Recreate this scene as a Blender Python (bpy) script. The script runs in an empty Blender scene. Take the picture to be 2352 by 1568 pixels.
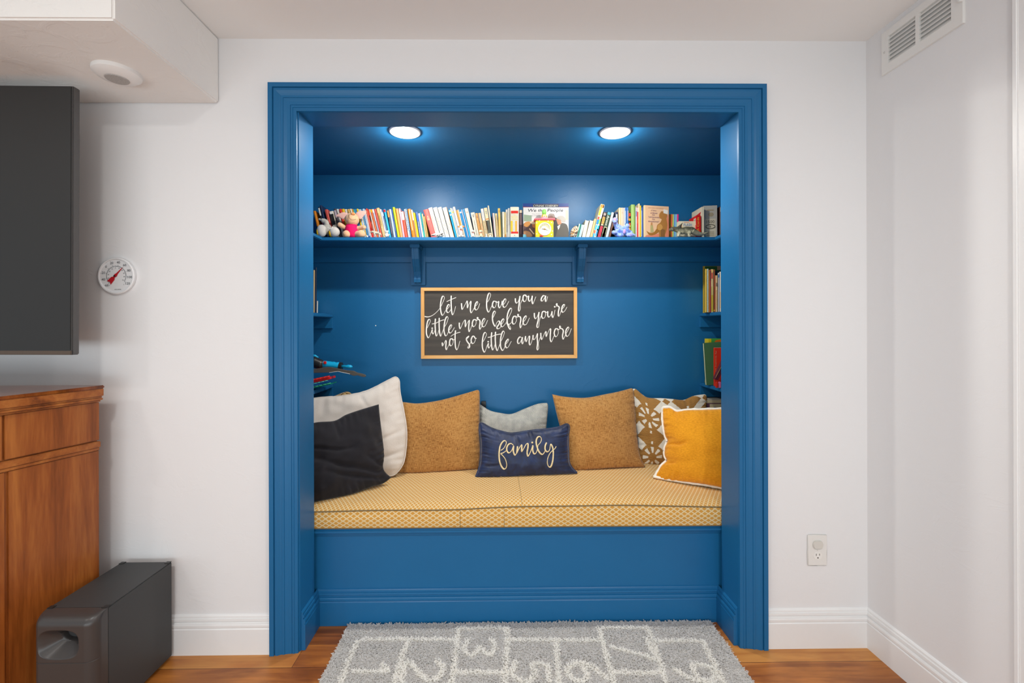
import bpy, bmesh, math, random
from mathutils import Vector, Matrix, noise
from mathutils.bvhtree import BVHTree

sc = bpy.context.scene
COL = sc.collection
random.seed(7)
PI = math.pi

# ------------------------------------------------------------------ camera
W, H = 2352, 1568
FPX = 1045.0                                # focal length in pixels (16 mm on a 36 mm frame)
PX0, PY0 = 1159.0, 752.0                    # principal point
YAW, ROLL = 0.0115, 0.003
CAM = Vector((0.0, 0.0, 1.293))
fw = Vector((math.sin(YAW), math.cos(YAW), 0))
r0 = Vector((math.cos(YAW), -math.sin(YAW), 0))
RIGHT = r0 * math.cos(ROLL) - Vector((0, 0, 1)) * math.sin(ROLL)
UP = Vector((0, 0, 1)) * math.cos(ROLL) + r0 * math.sin(ROLL)
cam_d = bpy.data.cameras.new('camera')
cam_d.sensor_fit = 'HORIZONTAL'
cam_d.sensor_width = 36
cam_d.lens = 36 * FPX / W
cam_d.shift_x = (W / 2 - PX0) / W
cam_d.shift_y = -(H / 2 - PY0) / W
cam_d.clip_start = 0.05
cam = bpy.data.objects.new('camera', cam_d)
COL.objects.link(cam)
m4 = Matrix((RIGHT, UP, -fw)).transposed().to_4x4()
m4.translation = CAM
cam.matrix_world = m4
sc.camera = cam

# ------------------------------------------------------------------ light
world = bpy.data.worlds.new('room_daylight')
sc.world = world
world.use_nodes = True
bg = world.node_tree.nodes['Background']
bg.inputs[0].default_value = (0.85, 0.945, 1.0, 1)
bg.inputs[1].default_value = 0.62
sc.view_settings.view_transform = 'Standard'
sc.view_settings.look = 'None'
sc.view_settings.gamma = 1
sc.view_settings.use_curve_mapping = False
sc.view_settings.exposure = 0.0


def lamp(name, kind, loc, energy, size=0.2, size_y=None, rot=(0, 0, 0), color=(1, 1, 1), spread=None, parent=None):
    d = bpy.data.lights.new(name, kind)
    d.energy = energy
    d.color = color
    if kind == 'AREA':
        d.shape = 'RECTANGLE' if size_y else 'DISK'
        d.size = size
        if size_y:
            d.size_y = size_y
        if spread:
            d.spread = spread
    else:
        d.shadow_soft_size = size
    o = bpy.data.objects.new(name, d)
    COL.objects.link(o)
    o.location = loc
    o.rotation_euler = rot
    if parent:
        o.parent = parent
    return o


# added fill light behind the camera, tilted up, and the room's ceiling lamps
lamp('rear_fill_light', 'AREA', (-0.7, -2.45, 0.50), 76, 5.0, 0.9, (PI / 2 + 0.75, 0, 0), (0.86, 0.96, 1.0))
for lx, ly, e in ((-0.8, 0.05, 14), (0.8, 0.05, 14), (-2.4, -0.2, 8)):
    lamp('ceiling_lamp', 'AREA', (lx, ly, 2.42), e, 0.16, None, (0, 0, 0), (1.0, 0.97, 0.93))


def U(px, py, y):
    """the point at depth y that the photograph shows at a pixel"""
    d = fw + RIGHT * ((px - PX0) / FPX) + UP * (-(py - PY0) / FPX)
    return CAM + d * (y / d.y)


def UZ(px, py, z):
    d = fw + RIGHT * ((px - PX0) / FPX) + UP * (-(py - PY0) / FPX)
    return CAM + d * ((z - CAM.z) / d.z)


def UP_PLANE(px, py, pl):
    """... on the leaning plane y = y0 + a (z - zc) + b (x - x0)"""
    x0, y0, a, b, zc = pl
    d = fw + RIGHT * ((px - PX0) / FPX) + UP * (-(py - PY0) / FPX)
    t = (y0 + a * (CAM.z - zc) + b * (CAM.x - x0)) / (d.y - a * d.z - b * d.x)
    return CAM + d * t


# ------------------------------------------------------------------ materials
def lin(v):
    v /= 255.0
    return v / 12.92 if v <= 0.04045 else ((v + 0.055) / 1.055) ** 2.4


def C(h):
    if not isinstance(h, str):
        return tuple(h) + (1,) if len(h) == 3 else tuple(h)
    h = h.lstrip('#')
    return (lin(int(h[0:2], 16)), lin(int(h[2:4], 16)), lin(int(h[4:6], 16)), 1)


class NT:
    """a small builder for node materials"""
    def __init__(s, name):
        s.m = bpy.data.materials.new(name)
        s.m.use_nodes = True
        s.t = s.m.node_tree
        s.b = s.t.nodes['Principled BSDF']

    def n(s, typ, **kw):
        nd = s.t.nodes.new(typ)
        for k, v in kw.items():
            setattr(nd, k, v)
        return nd

    def put(s, sock, v):
        if isinstance(v, bpy.types.NodeSocket):
            s.t.links.new(v, sock)
        elif v is not None:
            sock.default_value = v

    def math(s, op, a, b=None, c=None):
        nd = s.n('ShaderNodeMath', operation=op)
        s.put(nd.inputs[0], a)
        s.put(nd.inputs[1], b)
        s.put(nd.inputs[2], c)
        return nd.outputs[0]

    def co(s, kind='Object'):
        return s.n('ShaderNodeTexCoord').outputs[kind]

    def xyz(s, v):
        nd = s.n('ShaderNodeSeparateXYZ')
        s.put(nd.inputs[0], v)
        return nd.outputs

    def comb(s, x, y, z):
        nd = s.n('ShaderNodeCombineXYZ')
        for i, v in enumerate((x, y, z)):
            s.put(nd.inputs[i], v)
        return nd.outputs[0]

    def mapv(s, v, scale=(1, 1, 1), rot=(0, 0, 0), loc=(0, 0, 0)):
        nd = s.n('ShaderNodeMapping')
        s.put(nd.inputs['Vector'], v)
        nd.inputs['Scale'].default_value = scale
        nd.inputs['Rotation'].default_value = rot
        nd.inputs['Location'].default_value = loc
        return nd.outputs[0]

    def noise(s, v, scale=5, detail=3, rough=0.55, dist=0.0):
        nd = s.n('ShaderNodeTexNoise')
        s.put(nd.inputs['Vector'], v)
        nd.inputs['Scale'].default_value = scale
        nd.inputs['Detail'].default_value = detail
        nd.inputs['Roughness'].default_value = rough
        nd.inputs['Distortion'].default_value = dist
        return nd.outputs[0]

    def ramp(s, f, stops):
        nd = s.n('ShaderNodeValToRGB')
        s.put(nd.inputs[0], f)
        e = nd.color_ramp.elements
        while len(e) < len(stops):
            e.new(0.5)
        for el, (p, c) in zip(e, stops):
            el.position = p
            el.color = C(c)
        return nd.outputs[0]

    def mix(s, f, a, b, mode='MIX'):
        nd = s.n('ShaderNodeMix', data_type='RGBA', blend_type=mode)
        s.put(nd.inputs[0], f)
        s.put(nd.inputs[6], a if isinstance(a, bpy.types.NodeSocket) else C(a))
        s.put(nd.inputs[7], b if isinstance(b, bpy.types.NodeSocket) else C(b))
        return nd.outputs[2]

    def bump(s, h, strength=0.3, dist=0.002):
        nd = s.n('ShaderNodeBump')
        nd.inputs['Strength'].default_value = strength
        nd.inputs['Distance'].default_value = dist
        s.put(nd.inputs['Height'], h)
        s.t.links.new(nd.outputs[0], s.b.inputs['Normal'])

    def fin(s, col=None, rough=0.5, spec=0.5, metal=0.0, sheen=0.0, coat=0.0):
        if col is not None:
            s.put(s.b.inputs['Base Color'], col if isinstance(col, bpy.types.NodeSocket) else C(col))
        s.put(s.b.inputs['Roughness'], rough)
        s.b.inputs['Specular IOR Level'].default_value = spec
        s.b.inputs['Metallic'].default_value = metal
        s.b.inputs['Sheen Weight'].default_value = sheen
        s.b.inputs['Coat Weight'].default_value = coat
        return s.m


_mc = {}


def flat(h, rough=0.5, spec=0.4, var=0.06):
    """plain coloured surface with a little mottling"""
    k = (h, rough, spec)
    if k not in _mc:
        t = NT('surface_' + h.lstrip('#'))
        f = t.noise(t.co(), 60, 2)
        a = C(h)
        lo = tuple(max(0, x * (1 - var)) for x in a[:3])
        hi = tuple(min(1, x * (1 + var)) for x in a[:3])
        _mc[k] = t.fin(t.mix(f, lo, hi), rough, spec)
    return _mc[k]


def mat_wall(name, col, rough=0.75, strength=0.12):
    t = NT(name)
    p = t.co()
    a = t.noise(t.mapv(p, (9, 9, 14)), 1, 4, 0.6, 1.2)
    b = t.noise(p, 160, 2)
    t.bump(t.math('ADD', t.ramp(a, [(0.52, (0, 0, 0)), (0.62, (1, 1, 1))]), t.math('MULTIPLY', b, 0.25)), strength, 0.0015)
    return t.fin(col, rough, 0.3)


def mat_blue(name, wear=False, rough=0.36):
    t = NT(name)
    p = t.co()
    a = t.noise(t.mapv(p, (11, 11, 16)), 1, 4, 0.6, 1.5)
    n2 = t.noise(p, 220, 2)
    h = t.math('ADD', t.ramp(a, [(0.56, (0, 0, 0)), (0.66, (1, 1, 1))]), t.math('MULTIPLY', n2, 0.3))
    t.bump(h, 0.16 if wear else 0.07, 0.0015)
    c = t.mix(t.noise(p, 3, 2), '#196294', '#1d689b')
    return t.fin(c, rough, 0.32)


M_WALL = mat_wall('white_wall_paint', '#e8e8e9')
M_CEIL = mat_wall('white_ceiling_paint', '#f0efed', 0.8, 0.1)
M_SOFF = mat_wall('trowelled_white_paint', '#efedea', 0.7, 0.5)
M_TRIM = flat('#ececec', 0.35, 0.4, 0.01)
M_BLUE = mat_blue('blue_paint')
M_BLUEW = mat_blue('blue_wall_paint', True, 0.4)


def mat_floor():
    t = NT('hardwood_planks')
    p = t.co()
    br = t.n('ShaderNodeTexBrick', offset=0.37, offset_frequency=2)
    t.put(br.inputs['Vector'], t.mapv(p, (1, 1, 1), (0, 0, 0), (0.37, 0.035, 0)))
    br.inputs['Color1'].default_value = (0.0, 0.0, 0.0, 1)
    br.inputs['Color2'].default_value = (1, 1, 1, 1)
    br.inputs['Mortar'].default_value = (0.5, 0.5, 0.5, 1)
    br.inputs['Scale'].default_value = 1
    br.inputs['Mortar Size'].default_value = 0.0009
    br.inputs['Brick Width'].default_value = 1.15
    br.inputs['Row Height'].default_value = 0.127
    tone = t.n('ShaderNodeRGBToBW')
    t.put(tone.inputs[0], br.outputs['Color'])
    g = t.noise(t.mapv(p, (2.2, 26, 1)), 1, 6, 0.62, 0.8)
    g2 = t.noise(t.mapv(p, (3.5, 7, 1)), 1, 3, 0.5, 0.5)
    f = t.math('ADD', t.math('MULTIPLY', tone.outputs[0], 0.28), t.math('ADD', t.math('MULTIPLY', g, 0.55), t.math('MULTIPLY', g2, 0.45)))
    c = t.ramp(t.math('MULTIPLY', f, 0.78), [(0.24, '#4a260f'), (0.4, '#8c4f1f'), (0.52, '#b5702f'), (0.68, '#cf9047')])
    c = t.mix(br.outputs['Fac'], c, '#3a1c0a')
    t.bump(t.math('SUBTRACT', t.math('MULTIPLY', g, 0.3), br.outputs['Fac']), 0.25, 0.001)
    return t.fin(c, 0.33, 0.5)


def mat_wood(name, dark, mid, light, rough=0.28, axis='z', scale=1.0):
    t = NT(name)
    p = t.co()
    s = {'z': (16, 16, 1.3), 'x': (1.3, 16, 16), 'y': (16, 1.3, 16)}[axis]
    g = t.noise(t.mapv(p, tuple(k * scale for k in s)), 1, 5, 0.6, 0.5)
    g2 = t.noise(t.mapv(p, tuple(k * scale * 7 for k in s)), 1, 3, 0.6)
    f = t.math('ADD', t.math('MULTIPLY', g, 0.75), t.math('MULTIPLY', g2, 0.25))
    t.bump(g2, 0.06, 0.001)
    return t.fin(t.ramp(f, [(0.3, dark), (0.5, mid), (0.7, light)]), rough, 0.5)


# ------------------------------------------------------------------ mesh helper
_txt = {}


def text_geo(s):
    if s not in _txt:
        cu = bpy.data.curves.new('lettering', 'FONT')
        cu.body = s
        cu.resolution_u = 2
        o = bpy.data.objects.new('lettering', cu)
        COL.objects.link(o)
        dg = bpy.context.evaluated_depsgraph_get()
        me = bpy.data.meshes.new_from_object(o.evaluated_get(dg))
        vs = [v.co.copy() for v in me.vertices]
        fs = [tuple(p.vertices) for p in me.polygons]
        bpy.data.objects.remove(o)
        bpy.data.curves.remove(cu)
        bpy.data.meshes.remove(me)
        x0 = min(v.x for v in vs)
        x1 = max(v.x for v in vs)
        y0 = min(v.y for v in vs)
        y1 = max(v.y for v in vs)
        _txt[s] = (vs, fs, x0, x1, y0, y1)
    return _txt[s]


class MB:
    def __init__(s):
        s.v, s.f, s.m, s.uv = [], [], [], None

    def add(s, vs, fs, m=0):
        b = len(s.v)
        s.v += [Vector(v) for v in vs]
        s.f += [tuple(i + b for i in f) for f in fs]
        s.m += [m] * len(fs)
        return s

    def box(s, x0, x1, y0, y1, z0, z1, m=0, mt=None):
        vs = [Vector((x, y, z)) for z in (z0, z1) for y in (y0, y1) for x in (x0, x1)]
        if mt:
            vs = [mt @ v for v in vs]
        return s.add(vs, [(0, 2, 3, 1), (4, 5, 7, 6), (0, 1, 5, 4), (2, 6, 7, 3), (0, 4, 6, 2), (1, 3, 7, 5)], m)

    def prism(s, poly, lo, hi, fn, m=0):
        """poly of 2D points extruded from lo to hi; fn(a, b, h) -> 3D"""
        n = len(poly)
        vs = [fn(a, b, lo) for a, b in poly] + [fn(a, b, hi) for a, b in poly]
        fs = [tuple(range(n))[::-1], tuple(range(n, 2 * n))] + [(i, (i + 1) % n, n + (i + 1) % n, n + i) for i in range(n)]
        return s.add(vs, fs, m)

    def lathe(s, prof, c, axis='z', n=32, m=0, sx=1, sy=1):
        vs, fs = [], []
        for r, h in prof:
            for k in range(n):
                a = 2 * PI * k / n
                p = (r * math.cos(a) * sx, r * math.sin(a) * sy, h)
                if axis == 'y':
                    p = (p[0], h, p[1])
                elif axis == 'x':
                    p = (h, p[0], p[1])
                vs.append(Vector(c) + Vector(p))
        for i in range(len(prof) - 1):
            for k in range(n):
                k2 = (k + 1) % n
                fs.append((i * n + k, i * n + k2, (i + 1) * n + k2, (i + 1) * n + k))
        fs.append(tuple(range(n))[::-1])
        fs.append(tuple(range((len(prof) - 1) * n, len(prof) * n)))
        return s.add(vs, fs, m)

    def ball(s, c, r, m=0, n=16, rot=None):
        r = (r, r, r) if not hasattr(r, '__len__') else r
        vs, fs = [], []
        k = n // 2
        for i in range(k + 1):
            a = PI * i / k
            for j in range(n):
                b = 2 * PI * j / n
                p = Vector((r[0] * math.sin(a) * math.cos(b), r[1] * math.sin(a) * math.sin(b), r[2] * math.cos(a)))
                if rot:
                    p = rot @ p
                vs.append(Vector(c) + p)
        for i in range(k):
            for j in range(n):
                j2 = (j + 1) % n
                fs.append((i * n + j, (i + 1) * n + j, (i + 1) * n + j2, i * n + j2))
        return s.add(vs, fs, m)

    def tube(s, pts, rad, m=0, n=8, closed=False):
        pts = [Vector(p) for p in pts]
        N = len(pts)
        rads = rad if hasattr(rad, '__len__') else [rad] * N
        vs, fs = [], []
        ref = Vector((0.13, 0.21, 0.97))
        for i, p in enumerate(pts):
            a = pts[(i - 1) % N] if closed or i > 0 else p
            b = pts[(i + 1) % N] if closed or i < N - 1 else p
            t = (b - a)
            t = t.normalized() if t.length > 1e-9 else Vector((1, 0, 0))
            u = t.cross(ref)
            if u.length < 1e-3:
                u = t.cross(Vector((1, 0, 0)))
            u.normalize()
            w = t.cross(u)
            for k in range(n):
                q = 2 * PI * k / n
                vs.append(p + (u * math.cos(q) + w * math.sin(q)) * rads[i])
        for i in range(N if closed else N - 1):
            for k in range(n):
                k2 = (k + 1) % n
                i2 = (i + 1) % N
                fs.append((i * n + k, i * n + k2, i2 * n + k2, i2 * n + k))
        if not closed:
            fs.append(tuple(range(n))[::-1])
            fs.append(tuple(range((N - 1) * n, N * n)))
        return s.add(vs, fs, m)

    def poly(s, pts, m=0):
        return s.add(pts, [tuple(range(len(pts)))], m)

    def text(s, txt, o, xd, yd, h=None, w=None, m=0, align='C'):
        """flat lettering: o centre (or start) of the line, cap height h and/or width w"""
        vs, fs, x0, x1, y0, y1 = text_geo(txt)
        xd, yd, o = Vector(xd), Vector(yd), Vector(o)
        sy = h / (y1 - y0) if h else None
        sx = w / (x1 - x0) if w else sy
        if sy is None:
            sy = sx
        cx = (x0 + x1) / 2 if align == 'C' else x0
        cy = (y0 + y1) / 2
        return s.add([o + xd * ((v.x - cx) * sx) + yd * ((v.y - cy) * sy) for v in vs], fs, m)

    def build(s, name, mats, parent=None, smooth=False, bevel=0.0, origin=None, seg=2, autosmooth=None):
        me = bpy.data.meshes.new(name)
        org = Vector(origin) if origin is not None else Vector((0, 0, 0))
        me.from_pydata([v - org for v in s.v], [], s.f)
        mats = mats if isinstance(mats, (list, tuple)) else [mats]
        for m in mats:
            me.materials.append(m)
        me.polygons.foreach_set('material_index', s.m)
        if s.uv:
            l = me.uv_layers.new(name='UVMap')
            for lp in me.loops:
                l.data[lp.index].uv = s.uv[lp.vertex_index]
        bm = bmesh.new()
        bm.from_mesh(me)
        bmesh.ops.recalc_face_normals(bm, faces=bm.faces)
        if bevel:
            es = [e for e in bm.edges if len(e.link_faces) == 2 and e.calc_face_angle(0) > 0.6]
            bmesh.ops.bevel(bm, geom=es, offset=bevel, segments=seg, affect='EDGES', clamp_overlap=True)
        bm.to_mesh(me)
        bm.free()
        if smooth:
            me.polygons.foreach_set('use_smooth', [True] * len(me.polygons))
        if autosmooth:
            me.polygons.foreach_set('use_smooth', [True] * len(me.polygons))
            me.set_sharp_from_angle(angle=autosmooth)
        me.update()
        o = bpy.data.objects.new(name, me)
        COL.objects.link(o)
        o.location = org
        if parent:
            par_abs = Vector((0, 0, 0))
            q = parent
            while q:
                par_abs += q.location
                q = q.parent
            o.parent = parent
            o.location = org - par_abs
        return o


def tag(o, label=None, cat=None, group=None, kind=None):
    if label:
        o['label'] = label
    if cat:
        o['category'] = cat
    if group:
        o['group'] = group
    if kind:
        o['kind'] = kind
    return o


def struct(o):
    o['kind'] = 'structure'
    return o


def thing(name, loc, label, cat, group=None):
    o = bpy.data.objects.new(name, None)
    o.empty_display_size = 0.05
    COL.objects.link(o)
    o.location = loc
    return tag(o, label, cat, group)


def blob(name, mb, mat, voxel=0.002, parent=None, origin=None, smooth=6):
    """melt overlapping shapes into one continuous skin"""
    src = mb.build(name + '_source', mat)
    r = src.modifiers.new('r', 'REMESH')
    r.mode = 'VOXEL'
    r.voxel_size = voxel
    sm = src.modifiers.new('s', 'SMOOTH')
    sm.iterations = smooth
    sm.factor = 0.5
    dg = bpy.context.evaluated_depsgraph_get()
    me = bpy.data.meshes.new_from_object(src.evaluated_get(dg))
    bpy.data.objects.remove(src)
    out = MB()
    out.add([v.co for v in me.vertices], [tuple(p.vertices) for p in me.polygons])
    bpy.data.meshes.remove(me)
    return out.build(name, mat, parent, smooth=True, origin=origin)


def catmull(pts, n=6, closed=False):
    pts = [Vector(p) for p in pts]
    out = []
    N = len(pts)
    for i in range(N if closed else N - 1):
        g = lambda k: pts[k % N] if closed else pts[max(0, min(N - 1, k))]
        p0, p1, p2, p3 = g(i - 1), g(i), g(i + 1), g(i + 2)
        for k in range(n):
            t = k / n
            out.append(0.5 * ((2 * p1) + (p2 - p0) * t + (2 * p0 - 5 * p1 + 4 * p2 - p3) * t * t + (3 * p1 - p0 - 3 * p2 + p3) * t ** 3))
    if not closed:
        out.append(pts[-1])
    return out


def resample(pts, n):
    L = [0]
    for a, b in zip(pts, pts[1:]):
        L.append(L[-1] + (b - a).length)
    out, j = [], 0
    for i in range(n + 1):
        d = L[-1] * i / n
        while j < len(pts) - 2 and L[j + 1] < d:
            j += 1
        s = (d - L[j]) / max(1e-9, L[j + 1] - L[j])
        out.append(pts[j].lerp(pts[j + 1], min(1, max(0, s))))
    return out


def sweep(mb, path, prof, side=1, m=0):
    """moulding along a floor-plan path: prof is (height, thickness) pairs, mitred at the corners"""
    P = [Vector((p[0], p[1])) for p in path]
    n = len(P)
    dirs = [(P[i + 1] - P[i]).normalized() for i in range(n - 1)]
    nor = [Vector((-d.y, d.x)) * side for d in dirs]
    offs = []
    for i in range(n):
        if i == 0:
            offs.append(nor[0])
        elif i == n - 1:
            offs.append(nor[-1])
        else:
            b = (nor[i - 1] + nor[i])
            offs.append(b / b.dot(nor[i]))
    vs, fs = [], []
    k = len(prof)
    for i in range(n):
        for z, t in prof:
            q = P[i] + offs[i] * t
            vs.append((q.x, q.y, z))
    for i in range(n - 1):
        for j in range(k - 1):
            fs.append((i * k + j, i * k + j + 1, (i + 1) * k + j + 1, (i + 1) * k + j))
        fs.append((i * k + k - 1, i * k, (i + 1) * k, (i + 1) * k + k - 1))
    fs.append(tuple(range(k)))
    fs.append(tuple(range((n - 1) * k, n * k))[::-1])
    return mb.add(vs, fs, m)


# ------------------------------------------------------------------ the room
YW = 1.83                   # face of the white wall
YJ = 1.968                  # back of the opening's lining
YB = 2.745                  # back wall of the nook
XL, XR = -0.800, 0.964      # clear opening
ZO = 2.160                  # its height
NL, NR = -1.20, 1.41        # the nook's side walls
ZN = 2.212                  # the nook's ceiling
ZC = 2.45                   # room ceiling
XW = 1.492                  # right wall
ZS = 1.793                  # top of the high shelf

mb = MB().box(-4.2, 1.62, -2.6, 2.84, -0.08, 0)
struct(mb.build('floor', mat_floor()))
struct(MB().box(-4.2, 1.62, -2.6, YW + 0.13, ZC, ZC + 0.08).build('ceiling', M_CEIL))
mb = MB()
for x0, x1, z0, z1 in ((-4.2, XL - 0.02, 0, ZC), (XR + 0.02, XW + 0.13, 0, ZC), (XL - 0.02, XR + 0.02, ZO + 0.02, ZC)):
    mb.box(x0, x1, YW, YJ - 0.012, z0, z1, 0)
    mb.box(x0, x1, YJ - 0.012, YJ, z0, z1, 1)
struct(mb.build('wall_back', [M_WALL, M_BLUEW]))
struct(MB().box(XW, XW + 0.12, -2.6, YW, 0, ZC).build('wall_right', M_WALL))
# dropped soffit over the television
struct(MB().box(-4.2, -1.117, 1.333, YW, 2.190, ZC).build('soffit_ceiling', M_SOFF, bevel=0.006, seg=3))

# nook
struct(MB().box(NL - 0.1, NL, YJ, YB + 0.1, 0, ZN + 0.1).build('wall_left', M_BLUEW))
struct(MB().box(NR, NR + 0.1, YJ, YB + 0.1, 0, ZN + 0.1).build('wall_nook_right', M_BLUEW))
struct(MB().box(NL, NR, YB, YB + 0.1, 0, ZN + 0.1).build('wall_nook_back', M_BLUEW))
struct(MB().box(NL, NR, YJ, YB, ZN, ZN + 0.1).build('ceiling_nook', M_BLUEW))

# lining of the opening
mb = MB()
mb.box(XL - 0.02, XL, YW, YJ, 0, ZO + 0.02)
mb.box(XR, XR + 0.02, YW, YJ, 0, ZO + 0.02)
mb.box(XL, XR, YW, YJ, ZO, ZO + 0.02)
struct(mb.build('trim_2', M_BLUE))

# casing round the opening
prof = [(0, 0), (0, 0.026), (0.017, 0.026), (0.0185, 0.019), (0.021, 0.019), (0.022, 0.0235), (0.030, 0.0235), (0.040, 0.0185),
        (0.047, 0.016), (0.048, 0.018), (0.056, 0.018), (0.057, 0.0155), (0.070, 0.013), (0.082, 0.0125), (0.083, 0.0105), (0.0845, 0.0105), (0.086, 0.0135),
        (0.092, 0.0135), (0.0935, 0.011), (0.106, 0.0105), (0.107, 0.0)]
xl, xr, zt = XL - 0.111, XR + 0.107, ZO + 0.103
vs, fs = [], []
k = len(prof)
for u, t in prof:
    for x, z in ((xl + u, 0), (xl + u, zt - u), (xr - u, zt - u), (xr - u, 0)):
        vs.append((x, YW - t, z))
for i in range(k):
    j = (i + 1) % k
    for q in range(3):
        fs.append((i * 4 + q, i * 4 + q + 1, j * 4 + q + 1, j * 4 + q))
fs.append(tuple(i * 4 for i in range(k)))
fs.append(tuple(i * 4 + 3 for i in range(k))[::-1])
struct(MB().add(vs, fs).build('trim_1', M_BLUE))

# baseboards
bp = [(0, 0), (0, 0.017), (0.100, 0.017), (0.104, 0.0135), (0.108, 0.0165), (0.116, 0.0165), (0.121, 0.0145), (0.123, 0.009), (0.128, 0.0085), (0.131, 0.0125),
      (0.139, 0.0115), (0.140, 0.008), (0.148, 0.0075), (0.152, 0.004), (0.154, 0.0)]
struct(sweep(MB(), [(-4.2, YW), (xl, YW)], bp, -1).build('baseboard_left', M_TRIM))
struct(sweep(MB(), [(xr, YW), (XW, YW), (XW, 1.31)], bp, -1).build('baseboard_right', M_TRIM))
YF = 2.0                    # front panel of the bench
struct(sweep(MB(), [(XL, YW + 0.006), (XL, YF), (XR, YF), (XR, YW + 0.006)], bp, -1).build('baseboard_nook', M_BLUE))
# casing of the doorway on the right wall
mb = MB()
mb.box(XW - 0.010, XW, 1.20, 1.290, 0, 2.40).box(XW - 0.014, XW, 1.280, 1.295, 0, 2.40)
struct(mb.build('trim_3', M_TRIM, bevel=0.003))

# ------------------------------------------------------------------ recessed lamps of the nook
def mat_emit(name, col, s):
    t = NT(name)
    t.b.inputs['Emission Color'].default_value = C(col)
    t.b.inputs['Emission Strength'].default_value = s
    return t.fin('#ffffff', 0.5)


M_LENS = mat_emit('lit_lamp_lens', '#fff6e6', 14)
for i, px in enumerate((930, 1413)):
    p = U(px, 300, 2.135)
    c = Vector((p.x, 2.135, ZN))
    t = thing('recessed_light', c, ('lit recessed ceiling lamp above the high shelf, near the pig plush end', 'lit recessed ceiling lamp above the high shelf, near the dinosaur book end')[i], 'ceiling light', 'recessed lamps in the nook ceiling')
    mb = MB().lathe([(0.073, -0.0005), (0.073, -0.004), (0.068, -0.007), (0.050, -0.006), (0.047, -0.002)], c, n=40)
    mb.build('trim_ring', M_TRIM, t, smooth=True)
    MB().lathe([(0.0465, -0.0015), (0.0465, -0.0045), (0.02, -0.006)], c, n=32).build('lens', M_LENS, t)
    lamp('bulb', 'AREA', (0, 0, -0.012), 8.0, 0.055, None, (0, 0, 0), (1.0, 0.97, 0.90), parent=t)
    lamp('bulb_glow', 'POINT', (0, 0, -0.030), 4.2, 0.016, color=(1.0, 0.97, 0.90), parent=t)

# ------------------------------------------------------------------ window seat
t = thing('window_seat', (0.1, YF, 0), 'built-in blue bench filling the nook under the patterned cushion', 'bench')
MB().box(NL, NR, YF, YF + 0.018, 0, 0.398).build('front_panel', M_BLUE, t)
mb = MB().box(NL, NR, YF - 0.022, YB, 0.398, 0.420)
mb.build('seat_board', M_BLUE, t, bevel=0.007, seg=3, autosmooth=0.7)
mb = MB().box(NL, NR, YF - 0.008, YF, 0.386, 0.398)
mb.build('nosing', M_BLUE, t, bevel=0.003)


def mat_lattice():
    t = NT('mustard_lattice_weave')
    p = t.xyz(t.co())
    top = t.math('GREATER_THAN', t.xyz(t.co('Normal'))[2], 0.5)          # the top panel's cloth runs the other way
    pick = lambda a, b: t.math('ADD', t.math('MULTIPLY', top, a), t.math('MULTIPLY', t.math('SUBTRACT', 1.0, top), b))
    u = t.math('DIVIDE', p[0], pick(0.0185, 0.030))
    v = t.math('DIVIDE', pick(p[1], p[2]), pick(0.030, 0.0195))
    wob = t.math('MULTIPLY', t.noise(t.co(), 7, 2), 0.25)
    a = t.math('PINGPONG', t.math('ADD', t.math('ADD', u, v), wob), 0.5)
    b = t.math('PINGPONG', t.math('ADD', t.math('SUBTRACT', u, v), wob), 0.5)
    d = t.math('MINIMUM', a, b)
    c = t.ramp(d, [(0.10, '#e2cda0'), (0.17, '#d0922e')])
    c = t.mix(t.math('MULTIPLY', t.noise(t.co(), 240, 2), 0.22), c, '#ecd09a')
    t.bump(t.math('ADD', t.math('MULTIPLY', d, 0.8), t.math('MULTIPLY', t.noise(t.co(), 700, 1), 0.35)), 0.35, 0.001)
    return t.fin(c, 0.85, 0.2, sheen=0.15)


M_LAT = mat_lattice()
t = thing('bench_cushion', (0.1, YF, 0.421), 'long mustard bench cushion woven with a cream diamond lattice, on the blue bench', 'cushion')
cx0, cx1, cy0, cy1 = NL + 0.006, NR - 0.006, YF - 0.016, YB - 0.006


def cush_top(x, y):
    e = 0.511 + 0.006 * math.sin(x * 3.3 + 0.6) + 0.007 * noise.noise(Vector((x * 2.6, y * 3.1, 3.0))) + 0.004 * (x - 0.1)
    r = min(1.0, (y - cy0) / 0.10)
    r2 = min(1.0, (cy1 - y) / 0.10)
    return e - 0.006 + 0.012 * (1 - (1 - r) ** 2) * (1 - (1 - r2) ** 2)


NXc, NYc, NZc = 130, 46, 8
mb = MB()
vs, fs = [], []
ring = []
for i in range(NXc + 1):
    x = cx0 + (cx1 - cx0) * i / NXc
    row = []
    zt_ = cush_top(x, cy0)
    for j in range(NZc + 1):
        f = j / NZc
        row.append((x, cy0 - 0.008 * math.sin(f * PI) - 0.002 * noise.noise(Vector((x * 4, f * 2, 0))), 0.4215 + (zt_ - 0.4215) * f))
    for j in range(1, NYc + 1):
        y = cy0 + (cy1 - cy0) * j / NYc
        row.append((x, y, cush_top(x, y)))
    row.append((x, cy1, 0.4215))
    vs += row
    k = len(row)
for i in range(NXc):
    for j in range(k):
        j2 = (j + 1) % k
        fs.append((i * k + j, (i + 1) * k + j, (i + 1) * k + j2, i * k + j2))
fs.append(tuple(range(k)))
fs.append(tuple(range(NXc * k, NXc * k + k))[::-1])
mb.add(vs, fs).build('cushion_cover', M_LAT, t, autosmooth=0.9)
pts = [(cx0 + (cx1 - cx0) * i / 90, cy0 - 0.001, cush_top(cx0 + (cx1 - cx0) * i / 90, cy0) + 0.001) for i in range(91)]
M_PIPE = flat('#7d6a4a', 0.8, 0.2)
MB().tube(pts, 0.0028, n=8).build('piping', M_PIPE, t, smooth=True)
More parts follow.
